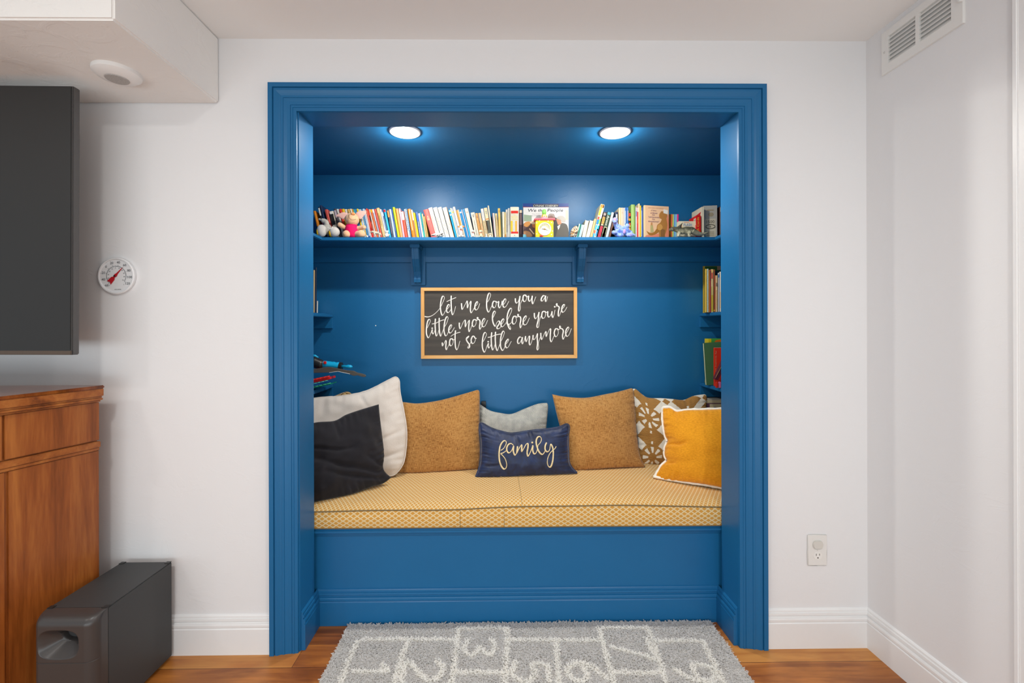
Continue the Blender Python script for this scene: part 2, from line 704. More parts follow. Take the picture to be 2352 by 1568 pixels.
pts = [(p[0], p[1] - 0.001, 0.4235) for p in pts]
MB().tube(pts, 0.0022, n=6).build('piping', M_PIPE, t, smooth=True)
for px in (1057, 1158):
    x = U(px, 1180, cy0).x
    zt_ = cush_top(x, cy0)
    MB().tube([(x, cy0 - 0.001 - 0.0085 * math.sin(f / 8 * PI), 0.4215 + (zt_ - 0.4215) * f / 8) for f in range(9)], 0.0007, n=5).build('seam', M_PIPE, t, smooth=True)
xs = [(UZ(1190, 1100, 0.515).x, 2.36), (UZ(1194, 1125, 0.515).x, 2.20), (UZ(1199, 1158, 0.515).x, 1.99)]
MB().tube([(x, y, cush_top(x, y) + 0.0003) for x, y in resample([Vector((a, b, 0)) for a, b in xs], 14) for x, y in [(x, y)]] if False else
          [(q.x, q.y, cush_top(q.x, q.y) + 0.0003) for q in resample([Vector((a, b, 0)) for a, b in xs], 14)], 0.0007, n=5).build('seam', M_PIPE, t, smooth=True)

# ------------------------------------------------------------------ shelves
YS = 2.512
t = thing('wall_shelf', (0.1, YB, ZS), 'long blue shelf across the nook carrying the row of books and toys', 'shelf')
MB().box(NL, NR, YS, YB, ZS - 0.021, ZS).build('board', M_BLUE, t, bevel=0.004, seg=3, autosmooth=0.7)
MB().box(NL, NR, YB - 0.018, YB, ZS - 0.108, ZS - 0.0212).build('ledger', M_BLUE, t, bevel=0.001)
for px in (962, 1329.5):
    X = U(px, 620, YB).x
    bk = MB().box(X - 0.043, X + 0.043, YB - 0.024, YB, 1.548, ZS - 0.0215)
    b = bk.build('bracket_plate', M_BLUE, t, bevel=0.002)
    side = [(0.024, 1.560), (0.050, 1.560), (0.057, 1.580), (0.052, 1.600), (0.062, 1.622), (0.086, 1.650), (0.112, 1.690), (0.124, 1.730), (0.125, 1.752), (0.024, 1.752)]
    b2 = MB().prism([(p[0], p[1]) for p in side], -0.021, 0.021, lambda a, z, h: Vector((X + h, YB - a, z)))
    for dx in (-0.012, 0.012):
        b2.prism([(p[0] + (0.004 if i not in (0, 9) else 0), p[1]) for i, p in enumerate(side)], dx - 0.006, dx + 0.006, lambda a, z, h: Vector((X + h, YB - a, z)))
    b2.build('corbel', M_BLUE, b, bevel=0.0015)
    MB().box(X - 0.028, X + 0.028, YB - 0.140, YB - 0.024, 1.752, ZS - 0.0215).build('corbel_cap', M_BLUE, b, bevel=0.003)


def side_shelf(xa, xb, z, label, ya=YJ + 0.012, yb=YB, th=0.021):
    t = thing('side_shelf', ((xa + xb) / 2, yb, z), label, 'shelf', 'blue shelves on the nook side walls')
    MB().box(min(xa, xb), max(xa, xb), ya, yb, z - th, z).build('board', M_BLUE, t, bevel=0.004, seg=3, autosmooth=0.7)
    if yb == YB:
        MB().box(min(xa, xb), max(xa, xb), yb - 0.018, yb, z - 0.085, z - th - 0.0002).build('ledger', M_BLUE, t, bevel=0.001)
    return t


xl1, xr1 = U(765, 719, YB).x, U(1606, 719, YB).x
ZA = U(1606, 719, YB).z
ZB = U(1606, 878, YB).z
side_shelf(NL, U(741, 553, YS).x, ZS, 'short blue shelf meeting the pig plush end of the high shelf', yb=YS - 0.001)
side_shelf(U(1641, 553, YS).x, NR, ZS, 'short blue shelf meeting the flash card end of the high shelf', yb=YS - 0.001)
side_shelf(NL, xl1, ZA, 'small empty-edged blue side shelf above the turquoise toy blaster')
side_shelf(NL, xl1, ZB, 'small blue side shelf under the toy blaster and coloured brick plates')
side_shelf(xr1, NR, ZA, 'small blue side shelf holding the upright picture books')
side_shelf(xr1, NR, ZB, 'small blue side shelf under the tilted green book')

# ------------------------------------------------------------------ framed sign
M_PINE = mat_wood('pine_frame', '#c98d45', '#dfa860', '#ecc283', 0.5, 'x')
M_PINEV = mat_wood('pine_frame_upright', '#c98d45', '#dfa860', '#ecc283', 0.5, 'z')


def mat_board():
    t = NT('black_stained_board')
    g = t.noise(t.mapv(t.co(), (2, 30, 40)), 1, 4, 0.6)
    return t.fin(t.ramp(g, [(0.3, '#35302b'), (0.6, '#443e37'), (0.8, '#564e44')]), 0.5, 0.45)


sx0, sx1 = U(967, 740, 2.725).x, U(1325.5, 740, 2.725).x
sz1, sz0 = U(1147, 660, 2.725).z, U(1147, 823, 2.725).z
t = thing('framed_sign', ((sx0 + sx1) / 2, 2.735, sz0), 'pine-framed black sign lettered in white script on the blue wall', 'sign')
fwid = 0.020
y0, y1 = 2.720, 2.7445


def mitre(mb, x0, x1, z0, z1, w, y0, y1):
    o = [(x0, z0), (x1, z0), (x1, z1), (x0, z1)]
    i = [(x0 + w, z0 + w), (x1 - w, z0 + w), (x1 - w, z1 - w), (x0 + w, z1 - w)]
    for k in range(4):
        k2 = (k + 1) % 4
        mb.prism([o[k], o[k2], i[k2], i[k]], y0, y1, lambda a, b, h: Vector((a, h, b)), 0 if k % 2 == 0 else 1)


mb = MB()
mitre(mb, sx0, sx1, sz0, sz1, fwid, y0, y1)
mb.build('frame', [M_PINE, M_PINEV], t, bevel=0.001)
yb_ = 2.734
MB().box(sx0 + fwid, sx1 - fwid, yb_, 2.744, sz0 + fwid, sz1 - fwid).build('board', mat_board(), t)


def ribbon_tubes(mb, strokes, place, rmin, rmax, n=8, flatten=None):
    """pen strokes: thin going up, thick coming down"""
    for st in strokes:
        if len(st) == 1:
            mb.ball(place(*st[0]), rmax * 1.25, n=10)
            continue
        pts = catmull([(a, b, 0) for a, b in st], 6)
        rad = []
        for i in range(len(pts)):
            a, b = pts[max(0, i - 2)], pts[min(len(pts) - 1, i + 2)]
            d = b - a
            s = d.y / max(1e-6, d.length)          # picture y grows downwards: + is a down stroke
            rad.append(rmin + (rmax - rmin) * max(0, min(1, 0.5 + 0.75 * s)))
        rad = [(rad[max(0, i - 1)] + rad[i] + rad[min(len(rad) - 1, i + 1)]) / 3 for i in range(len(rad))]
        rad[0] *= 0.8
        rad[-1] *= 0.7
        mb.tube([place(p.x, p.y) for p in pts], rad, n=n)


SIGN = [
 # let
 [(200,497),(250,503),(310,480),(370,430),(412,375),(440,315),(462,260),(455,232),(435,238),(418,295),(410,370),(418,440),(434,482),(455,465),(475,425),(505,395),(530,360),(527,340),(508,350),(492,395),(495,435),(515,445),(540,420),(556,382)],
 [(553,222),(551,300),(555,390),(562,450),(573,475),(590,440),(612,362)], [(492,303),(550,275),(618,247)],
 # me
 [(688,322),(690,360),(698,405),(720,370),(745,320),(760,293),(765,320),(768,385),(785,340),(805,300),(812,310),(806,380),(808,430),(820,448),(845,405),(870,365),(893,340),(905,312),(893,303),(872,335),(864,380),(872,408),(895,405),(915,370),(928,325)],
 # love
 [(1020,318),(1048,280),(1072,215),(1060,187),(1040,210),(1022,290),(1020,370),(1033,425),(1050,437),(1075,385),(1100,330)],
 [(1135,298),(1110,300),(1095,345),(1108,380),(1130,375),(1147,330),(1135,298),(1158,312),(1178,300),(1175,350),(1190,385),(1210,350),(1223,295),(1222,288)],
 [(1222,300),(1230,345),(1262,315),(1275,275),(1260,268),(1240,300),(1233,345),(1245,375),(1270,368),(1295,330),(1312,295)],
 # you
 [(1398,258),(1400,300),(1415,322),(1440,290),(1458,228),(1455,262),(1448,330),(1440,400),(1448,428),(1462,400),(1464,340),(1478,300),(1497,262)],
 [(1530,213),(1505,225),(1498,270),(1512,300),(1535,290),(1547,245),(1530,213),(1550,240),(1572,228),(1570,270),(1585,298),(1605,270),(1620,225),(1617,290),(1628,332),(1645,295),(1668,235)],
 # a
 [(1792,232),(1770,222),(1745,250),(1738,285),(1756,292),(1780,255),(1797,225),(1792,270),(1800,302),(1812,278),(1824,232)],
 # little
 [(236,650),(255,612),(278,555),(265,535),(243,560),(228,640),(226,720),(243,770),(260,772),(285,712),(303,668),(300,700),(315,728),(333,690),(350,640)], [(302,652)],
 [(345,525),(340,600),(345,690),(356,754),(374,730),(390,670)], [(395,515),(393,600),(398,690),(413,757),(432,715),(455,650)], [(298,597),(350,585),(410,555),(462,540)],
 [(455,650),(490,590),(512,520),(496,500),(474,540),(460,620),(458,690),(473,745),(492,747),(515,700),(528,675),(550,645),(562,615),(548,610),(525,645),(520,690),(535,715),(560,700),(580,670),(597,640)],
 # more
 [(660,578),(660,620),(671,660),(695,610),(715,565),(732,545),(738,560),(740,635),(760,590),(785,550),(790,560),(783,640),(789,697),(805,670),(825,610),(840,575)],
 [(870,538),(845,545),(830,590),(840,630),(865,620),(882,575),(870,538),(888,552),(903,535),(910,513),(897,512),(900,530),(925,545),(933,575),(926,630),(932,667),(948,640),(965,605),(985,570),(1000,535),(985,525),(965,555),(957,600),(970,632),(995,625),(1015,590),(1033,545)],
 # before
 [(1100,520),(1122,475),(1137,440),(1122,428),(1103,460),(1096,520),(1105,580),(1132,628),(1150,585),(1172,558),(1190,566),(1183,598),(1160,630),(1156,655),(1178,658),(1200,640),(1214,605),(1235,575),(1250,540),(1238,530),(1215,560),(1208,605),(1220,633),(1245,620),(1272,585)],
 [(1272,585),(1310,510),(1346,430),(1350,395),(1332,392),(1308,430),(1290,500),(1292,580),(1310,640),(1333,668),(1334,640),(1305,602),(1280,588),(1315,600),(1342,580),(1362,545)],
 [(1397,493),(1375,500),(1358,545),(1365,592),(1390,592),(1412,545),(1397,493),(1418,508),(1436,492),(1443,472),(1430,473),(1438,497),(1462,503),(1470,540),(1460,600),(1466,647),(1485,610),(1502,572),(1525,545),(1545,500),(1535,490),(1510,520),(1500,565),(1510,605),(1540,602),(1565,560),(1583,515)],
 # you're
 [(1648,450),(1650,500),(1665,527),(1690,490),(1709,440),(1706,470),(1700,540),(1683,610),(1687,642),(1705,630),(1712,570),(1724,520),(1745,475)],
 [(1780,428),(1755,440),(1745,490),(1758,522),(1785,508),(1797,460),(1780,428),(1804,446),(1824,432),(1824,480),(1840,507),(1865,475),(1880,430),(1880,475),(1893,512),(1908,470),(1922,408)], [(1913,360),(1919,380)],
 [(1930,372),(1945,352),(1953,335),(1945,328),(1940,347),(1960,362),(1976,378),(1966,430),(1963,480),(1975,492),(1992,448),(2008,408),(2035,375),(2050,345),(2035,342),(2015,370),(2008,415),(2020,442),(2045,428),(2062,402),(2078,372)],
 # not
 [(435,840),(438,885),(460,850),(476,815),(486,830),(481,900),(491,935),(510,895),(532,848)],
 [(560,788),(540,800),(530,845),(540,882),(565,872),(580,825),(560,788),(580,806),(600,795)], [(610,680),(604,750),(605,850),(612,910),(628,935),(645,900),(668,818)], [(545,760),(600,725),(672,703)],
 # so
 [(748,785),(760,770),(785,755),(770,775),(752,795),(765,830),(790,865),(795,895),(780,913),(768,902),(795,868),(815,828)],
 [(850,753),(830,765),(815,810),(828,852),(855,842),(872,795),(850,753),(870,785),(888,783)],
 # little
 [(972,830),(992,795),(1017,735),(1000,707),(978,740),(963,830),(965,910),(984,962),(1000,957),(1022,890),(1042,850),(1038,885),(1050,912),(1070,880),(1088,825)], [(1040,830)],
 [(1087,705),(1080,790),(1085,880),(1098,937),(1116,910),(1133,850)], [(1137,698),(1133,790),(1140,890),(1159,947),(1176,910),(1200,840)], [(1035,773),(1080,765),(1140,740),(1207,728)],
 [(1200,840),(1232,775),(1254,710),(1240,690),(1220,720),(1203,800),(1203,890),(1223,940),(1240,937),(1262,888),(1274,862),(1295,835),(1310,805),(1300,797),(1275,830),(1265,875),(1280,910),(1305,897),(1325,860),(1345,822)],
 # anymore
 [(1478,775),(1455,768),(1430,805),(1430,845),(1450,852),(1475,810),(1490,770),(1485,830),(1495,857),(1515,810),(1530,757),(1532,790),(1542,830),(1560,790),(1577,757),(1586,768),(1580,830),(1590,874),(1613,830),(1632,742),(1630,785),(1645,802),(1668,770),(1688,722),(1686,780),(1690,850),(1684,915),(1692,938),(1706,910),(1702,850),(1715,800),(1733,760)],
 [(1733,713),(1735,760),(1746,802),(1770,750),(1790,705),(1801,700),(1806,762),(1828,710),(1850,665),(1863,668),(1858,740),(1858,800),(1872,832),(1890,795),(1907,750)],
 [(1945,657),(1925,665),(1910,715),(1925,762),(1950,748),(1965,700),(1945,657),(1968,672),(1985,655),(1997,637),(1990,624),(1981,632),(1990,652),(2018,664),(2030,692),(2020,750),(2028,797),(2045,770),(2062,730),(2085,690),(2105,650),(2095,638),(2072,665),(2060,710),(2072,757),(2098,747),(2118,707),(2135,655)],
]
sg = lambda a, b: U(940 + a / 5.7366, 640 + b / 5.7366, yb_)
mb = MB()
ribbon_tubes(mb, SIGN, sg, 0.0016, 0.0042, n=8)
for v in mb.v:
    v.y = yb_ - 0.0004 - max(0, (yb_ - v.y)) * 0.35
mb.build('lettering', flat('#f2f0ea', 0.6, 0.3, 0.01), t, smooth=True)

# ------------------------------------------------------------------ television
M_BLACK = flat('#232323', 0.35, 0.5)
M_SCREEN = flat('#2e2e2e', 0.42, 0.35, 0.0)
t = thing('television', (-2.3, 1.62, 1.2), 'large flat-screen television hanging above the wooden cabinet', 'television')
p_ = U(163, 193, 1.615)
tx1, tz1 = p_.x, p_.z
tz0 = U(163, 812, 1.615).z
M_BEZ = flat('#4c4a4a', 0.3, 0.5)
mb = MB().box(tx1 - 1.66, tx1, 1.618, 1.645, tz0, tz1)
mb.build('housing', M_BEZ, t, bevel=0.003)
mb = MB().box(tx1 - 1.652, tx1 - 0.006, 1.615, 1.620, tz0 + 0.017, tz1 - 0.003)
mb.build('screen', M_SCREEN, t)
MB().box(tx1 - 1.658, tx1 - 0.002, 1.6135, 1.6185, tz0 + 0.001, tz0 + 0.015).build('bottom_bezel', flat('#55463a', 0.35, 0.5), t, bevel=0.001)
MB().box(tx1 - 1.2, tx1 - 0.45, 1.645, YW, 1.45, 1.85).build('wall_mount', M_BLACK, t, bevel=0.004)
t.rotation_euler = (0, 0.006, 0)

# ------------------------------------------------------------------ wooden cabinet with a canted end
M_CHER = mat_wood('cherry_veneer', '#68330f', '#94501f', '#b56f31', 0.3)
M_CHERX = mat_wood('cherry_moulding', '#6e3714', '#9c5824', '#ba7637', 0.28, 'x')
ct = 1.082
A = Vector((-1.500, 1.725))       # back corner of the end panel
B = Vector((-1.585, 1.425))       # front corner
dirp = (B - A).normalized()
nrm = Vector((-dirp.y, dirp.x))   # out of the end panel, towards the room
if nrm.x < 0:
    nrm = -nrm
t = thing('wooden_cabinet', (-2.0, 1.6, 0), 'tall cherry wood cabinet with panelled end beside the black subwoofer', 'cabinet')


def slab(mb, e, z0, z1, back=None, front=0.0, m=0):
    """plan slab: canted end offset outwards by e"""
    a = A + nrm * e
    b = B + nrm * e + dirp * (e * 0.9 + front)
    pl = [(-2.75, A.y), (a.x, A.y), (b.x, b.y), (-2.75, b.y)]
    mb.prism(pl, z0, z1, lambda x, y, h: Vector((x, y, h)), m)


mb = MB()
slab(mb, -0.012, 0.0, ct - 0.06)
mb.build('carcass', M_CHER, t)
mb = MB()
slab(mb, 0.020, ct - 0.012, ct)
mb.build('cabinet_top', mat_wood('polished_cherry_top', '#4f2410', '#7a3f1c', '#9c5a2a', 0.09), t, bevel=0.003)
mb = MB()
for e, za, zb in ((0.016, 0.040, 0.0125), (0.010, 0.047, 0.0405), (0.013, 0.055, 0.0475), (0.004, 0.062, 0.0555)):
    slab(mb, e, ct - za, ct - zb)
mb.build('cornice', M_CHERX, t, bevel=0.0015)
mb = MB()
slab(mb, 0.004, 0.850, 0.872)
slab(mb, -0.001, 0.838, 0.850)
mb.build('waist_moulding', M_CHERX, t, bevel=0.002)


def on_end(s0, s1, z0, z1, e0, e1, name, mat, bev=0.001):
    L = (B - A).length
    q = []
    for s in (s0, s1):
        for e in (e0, e1):
            q.append(A + dirp * (s * L) + nrm * e)
    vs = [(p.x, p.y, z) for z in (z0, z1) for p in q]
    MB().add(vs, [(0, 1, 3, 2), (4, 6, 7, 5), (0, 2, 6, 4), (1, 5, 7, 3), (0, 4, 5, 1), (2, 3, 7, 6)]).build(name, mat, t, bevel=bev)


on_end(0.0, 0.86, 0.876, 1.018, -0.0121, -0.004, 'end_panel', M_CHER)
on_end(0.0, 0.83, 0.06, 0.836, -0.0121, -0.006, 'end_panel', M_CHER)
on_end(0.865, 0.925, 0.06, 0.836, -0.0121, -0.003, 'pilaster', M_CHER)
on_end(0.935, 1.0, 0.06, 0.836, -0.0121, 0.0, 'pilaster', M_CHER)
on_end(0.885, 0.935, 0.876, 1.018, -0.0121, -0.002, 'pilaster', M_CHER)
on_end(0.945, 1.0, 0.876, 1.018, -0.0121, 0.0, 'pilaster', M_CHER)
mb = MB()
slab(mb, 0.006, 0.0, 0.09)
mb.build('plinth', M_CHERX, t, bevel=0.003)
for k in range(2):
    x0 = -2.72 + k * 0.545
    f = MB().box(x0, x0 + 0.53, B.y - 0.012, B.y + 0.002, 0.10, 0.83).build('cabinet_door', M_CHER, t, bevel=0.003)
    MB().ball((x0 + (0.49 if k == 0 else 0.04), B.y - 0.022, 0.56), 0.012).build('knob', M_BLACK, f, smooth=True)
for k in range(2):
    x0 = -2.72 + k * 0.545
    f = MB().box(x0, x0 + 0.53, B.y - 0.012, B.y + 0.002, 0.878, 1.016).build('drawer', M_CHER, t, bevel=0.003)
    MB().ball((x0 + 0.265, B.y - 0.022, 0.945), 0.012).build('knob', M_BLACK, f, smooth=True)

# ------------------------------------------------------------------ subwoofer
M_SUB = flat('#3b3c3d', 0.5, 0.4, 0.03)
M_SUBF = flat('#3f3b3a', 0.33, 0.5, 0.02)
bR = U(411, 1277, 1.800)
fx = -1.287
t = thing('subwoofer', (fx - 0.1, 1.63, 0), 'slim matt black subwoofer on the floor with an oval slot in its front', 'speaker')
w_, ztop, yf, yb2 = 0.196, 0.379, 1.452, 1.800
MB().box(fx - w_, fx, yf + 0.055, yb2, 0.012, ztop).build('cabinet_body', M_SUB, t, bevel=0.003)
# front cap: rounded block with a flared slot
NXs, NZs = 120, 240


def capy(x, z):
    rx = 0.032
    u = min(x - (fx - w_), fx - x)
    y = yf
    if u < rx:
        y += rx - math.sqrt(max(0, rx * rx - (rx - u) ** 2))
    v = ztop - z
    rz = 0.030
    if v < rz:
        y += rz - math.sqrt(max(0, rz * rz - (rz - v) ** 2))
    # slot
    cxs, czs = fx - w_ * 0.56, ztop - 0.083
    q = ((abs(x - cxs) / 0.066) ** 3 + (abs(z - czs) / 0.046) ** 3) ** (1 / 3)
    if q < 1:
        sl = (1 - q)
        dx = (x - cxs) / 0.066
        dz = (z - czs) / 0.046
        q2 = ((abs(dx - 0.30) / 0.62) ** 3 + (abs(dz - 0.30) / 0.58) ** 3) ** (1 / 3)
        k2 = max(0.0, min(1.0, (1.0 - q2) / 0.30))
        deep = 0.040 * min(1.0, sl * 1.4) + 0.085 * k2 * k2 * (3 - 2 * k2)
        y += max(0.0, deep)
    if abs(z - (ztop - 0.141)) < 0.0014:
        y += 0.0016
    return y


vs, fs = [], []
zs_ = sorted(set([0.012 + (ztop - 0.012) * (j / NZs) for j in range(NZs + 1)] + [ztop - 0.141 + d for d in (-0.0022, -0.0012, 0, 0.0012, 0.0022)]))
zs_ = [z for z in zs_]
xs_ = [fx - w_ + w_ * (0.5 - 0.5 * math.cos(PI * i / NXs)) for i in range(NXs + 1)]
for z in zs_:
    for x in xs_:
        vs.append((x, capy(x, z), z))
n1 = len(xs_)
for j in range(len(zs_) - 1):
    for i in range(n1 - 1):
        fs.append((j * n1 + i, j * n1 + i + 1, (j + 1) * n1 + i + 1, (j + 1) * n1 + i))
base = len(vs)
loop = [i for i in range(n1)] + [j * n1 + n1 - 1 for j in range(1, len(zs_))] + [(len(zs_) - 1) * n1 + i for i in range(n1 - 2, -1, -1)] + [j * n1 for j in range(len(zs_) - 2, 0, -1)]
for i in loop:
    vs.append((vs[i][0], yf + 0.056, vs[i][2]))
for k in range(len(loop)):
    k2 = (k + 1) % len(loop)
    fs.append((loop[k], loop[k2], base + k2, base + k))
fs.append(tuple(range(base, base + len(loop))))
MB().add(vs, fs).build('front_cap', M_SUBF, t, autosmooth=0.8)
for x, y in ((fx - 0.03, 1.49), (fx - w_ + 0.03, 1.49), (fx - 0.03, 1.77), (fx - w_ + 0.03, 1.77)):
    MB().lathe([(0.012, 0.0), (0.012, 0.013)], (x, y, 0), n=16).build('foot', M_BLACK, t)
for x, y in ((fx - 0.010, 1.792), (fx - w_ + 0.010, 1.792), (fx - 0.010, 1.512), (fx - w_ + 0.010, 1.512)):
    MB().box(x - 0.009, x + 0.009, y - 0.008, y + 0.008, ztop - 0.0005, ztop + 0.0018).build('corner_tab', M_BLACK, t, bevel=0.0006)

# ------------------------------------------------------------------ thermometer
c = U(272.5, 634, YW)
c.y = YW
t = thing('wall_thermometer', (c.x, YW, c.z - 0.072), 'round white dial thermometer with red pointer on the white wall', 'thermometer')
M_DIAL = flat('#e9eaec', 0.4, 0.4, 0.0)
MB().lathe([(0.070, 0), (0.0725, -0.006), (0.0725, -0.013), (0.069, -0.0155), (0.0655, -0.0150), (0.0645, -0.0105), (0.001, -0.0105)], c, 'y', 56).build('dial_case', M_DIAL, t, autosmooth=0.6)
yt = YW - 0.0112
mb = MB()
rr = 0.0375
ang = lambda k, n, a0, a1: math.radians(a0 + (a1 - a0) * k / n)
pts = [(c.x + rr * math.cos(ang(k, 50, 224, -34)), yt, c.z + rr * math.sin(ang(k, 50, 224, -34))) for k in range(51)]
mb.tube(pts, 0.0005, n=4)
for k in range(37):
    a = ang(k, 36, 224, -34)
    l = 0.006 if k % 4 == 0 else 0.003
    mb.tube([(c.x + (rr) * math.cos(a), yt, c.z + rr * math.sin(a)), (c.x + (rr + l) * math.cos(a), yt, c.z + (rr + l) * math.sin(a))], 0.0005, n=4)
for k, s in enumerate(('-60', '-40', '-20', '0', '20', '40', '60', '80', '100', '120')):
    a = ang(k, 9, 224, -34)
    mb.text(s, (c.x + 0.0538 * math.cos(a), yt - 0.0003, c.z + 0.0538 * math.sin(a)), (1, 0, 0), (0, 0, 1), 0.0095)
for k, s in enumerate(('50', '40', '30', '20', '10', '0', '10', '20', '30', '40', '50')):
    a = ang(k, 10, 222, -32)
    mb.text(s, (c.x + 0.0315 * math.cos(a), yt - 0.0003, c.z + 0.0315 * math.sin(a)), (1, 0, 0), (0, 0, 1), 0.0045)
mb.text('ACU-RITE', (c.x + 0.006, yt - 0.0003, c.z - 0.054), (1, 0, 0), (0, 0, 1), 0.0042)
mb.text('F', (c.x - 0.026, yt - 0.0003, c.z - 0.038), (1, 0, 0), (0, 0, 1), 0.004)
mb.text('F', (c.x + 0.030, yt - 0.0003, c.z - 0.035), (1, 0, 0), (0, 0, 1), 0.004)
mb.build('scale', flat('#3a4048', 0.6, 0.2), t)
d = Vector((0.66, 0, 0.75)).normalized()
n_ = Vector((-d.z, 0, d.x))
o = Vector((c.x - 0.004, yt - 0.002, c.z - 0.001))
mb = MB()
mb.prism([(-0.030, 0), (-0.036, 0.010), (-0.012, 0.008), (-0.006, 0.0035), (0.004, 0.006), (0.012, 0.003), (0.044, 0.0004), (0.044, -0.0004), (0.012, -0.003), (0.004, -0.006), (-0.006, -0.0035), (-0.012, -0.008), (-0.036, -0.010)], -0.0006, 0.0006,
         lambda a, b, h: o + d * a + n_ * b + Vector((0, h, 0)))
mb.build('pointer', flat('#c0202c', 0.5, 0.3), t)
MB().lathe([(0.003, 0), (0.003, -0.004)], o, 'y', 14).build('hub', M_BLACK, t)

# ------------------------------------------------------------------ power outlet
c = U(1875.5, 1262, YW)
c.y = YW
t = thing('wall_outlet', (c.x, YW, c.z - 0.06), 'white double power outlet low on the white wall, upper socket capped', 'outlet')
MB().box(c.x - 0.040, c.x + 0.040, YW - 0.006, YW, c.z - 0.063, c.z + 0.063).build('cover_plate', flat('#e6e4e0', 0.35, 0.4, 0.0), t, bevel=0.003, seg=3, autosmooth=0.8)


def sock_shape(cz, r):
    pts = []
    for k in range(40):
        a = 2 * PI * k / 40
        pts.append((c.x + r * math.cos(a), cz + max(-r * 0.80, min(r * 0.80, r * math.sin(a)))))
    return pts


MB().prism(sock_shape(c.z + 0.0235, 0.0205), YW - 0.012, YW - 0.0055, lambda a, b, h: Vector((a, h, b))).build('safety_cap', flat('#d6d3cc', 0.5, 0.4, 0.0), t, bevel=0.002, autosmooth=0.7)
f = MB().prism(sock_shape(c.z - 0.0215, 0.0175), YW - 0.0078, YW - 0.0055, lambda a, b, h: Vector((a, h, b))).build('socket', flat('#eceae6', 0.35, 0.4, 0.0), t, bevel=0.0006)
mb = MB().box(c.x - 0.0075, c.x - 0.0055, YW - 0.0082, YW - 0.0074, c.z - 0.021, c.z - 0.0125).box(c.x + 0.0055, c.x + 0.0075, YW - 0.0082, YW - 0.0074, c.z - 0.020, c.z - 0.0125)
mb.lathe([(0.0026, 0), (0.0026, -0.0008)], (c.x, YW - 0.0074, c.z - 0.029), 'y', 12)
mb.build('slots', flat('#4a4038', 0.8, 0.1), f)
MB().lathe([(0.003, 0), (0.002, -0.0012)], (c.x, YW - 0.006, c.z + 0.0005), 'y', 12).build('screw', flat('#d8d6d2', 0.4, 0.4), t)

# ------------------------------------------------------------------ air vent on the right wall
M_VENT = flat('#e9e8e5', 0.4, 0.4, 0.0)
t = thing('air_vent', (XW, 1.59, 2.26), 'white louvred air vent high on the plain wall under the ceiling', 'vent')
vy0, vy1, vz0, vz1 = 1.437, 1.745, 2.262, 2.424
mb = MB()
wins = ((1.602, 1.716), (1.474, 1.588))
x0, x1 = XW - 0.009, XW
zA, zB = 2.293, 2.398
mb.box(x0, x1, vy0, vy1, vz0, zA).box(x0, x1, vy0, vy1, zB, vz1)
ys = [vy0, wins[1][0], wins[1][1], wins[0][0], wins[0][1], vy1]
for a, b in ((ys[0], ys[1]), (ys[2], ys[3]), (ys[4], ys[5])):
    mb.box(x0, x1, a, b, zA, zB)
mb.build('frame', M_VENT, t)
MB().box(XW - 0.0012, XW - 0.0002, vy0 + 0.01, vy1 - 0.01, zA, zB).build('duct', flat('#c9cbca', 0.8, 0.1), t)
for a, b in wins:
    for k in range(7):
        z = zA + (zB - zA) * (k + 0.5) / 7
        MB().add([(x0 + 0.0005, a, z - 0.0075), (x0 + 0.0005, b, z - 0.0075), (x1 - 0.0015, b, z + 0.004), (x1 - 0.0015, a, z + 0.004),
                  (x0 + 0.0005, a, z - 0.006), (x0 + 0.0005, b, z - 0.006), (x1 - 0.0015, b, z + 0.0055), (x1 - 0.0015, a, z + 0.0055)],
                 [(0, 1, 2, 3), (7, 6, 5, 4), (0, 4, 5, 1), (1, 5, 6, 2), (2, 6, 7, 3), (3, 7, 4, 0)]).build('louvre', M_VENT, t)
MB().lathe([(0.005, 0), (0.003, -0.0025)], (x0, 1.731, 2.345), 'x', 12).build('screw', flat('#c9c9c6', 0.4, 0.5), t)
MB().box(x0 - 0.012, x0, vy0 - 0.001, vy0 + 0.004, 2.33, vz1).build('damper_lever', M_VENT, t)

# ------------------------------------------------------------------ round fixture under the soffit
c = UZ(269, 164, 2.190)
c.z = 2.190
t = thing('smoke_detector', c, 'round white smoke detector with a grey grille under the dropped ceiling', 'detector')
MB().lathe([(0.0695, 0), (0.0705, -0.006), (0.069, -0.013), (0.058, -0.022), (0.040, -0.0265), (0.036, -0.027)], c, n=56).build('detector_base', flat('#ecebe9', 0.4, 0.4, 0.0), t, autosmooth=0.5)
tg = NT('grey_speaker_mesh')
g = tg.n('ShaderNodeTexVoronoi')
tg.put(g.inputs['Vector'], tg.co())
g.inputs['Scale'].default_value = 420
MB().lathe([(0.0355, -0.0265), (0.0335, -0.0295), (0.002, -0.0295)], c, n=48).build('grille', tg.fin(tg.ramp(g.outputs[0], [(0.1, '#8d8b89'), (0.5, '#b3b0ad')]), 0.6, 0.3), t)

# ------------------------------------------------------------------ fabrics
def fabric(name, lo, hi, scale=(300, 300, 300), bump=0.4, rough=0.9, sheen=0.2, patch=6, dist=0.001, kind='UV'):
    t = NT(name)
    p = t.co(kind)
    a = t.noise(t.mapv(p, scale), 1, 3, 0.6)
    b = t.noise(t.co('Object'), patch, 3, 0.6)
    f = t.math('ADD', t.math('MULTIPLY', a, 0.6), t.math('MULTIPLY', b, 0.4))
    t.bump(a, bump, dist)
    return t.fin(t.ramp(f, [(0.36, lo), (0.62, hi)]), rough, 0.2, sheen=sheen)


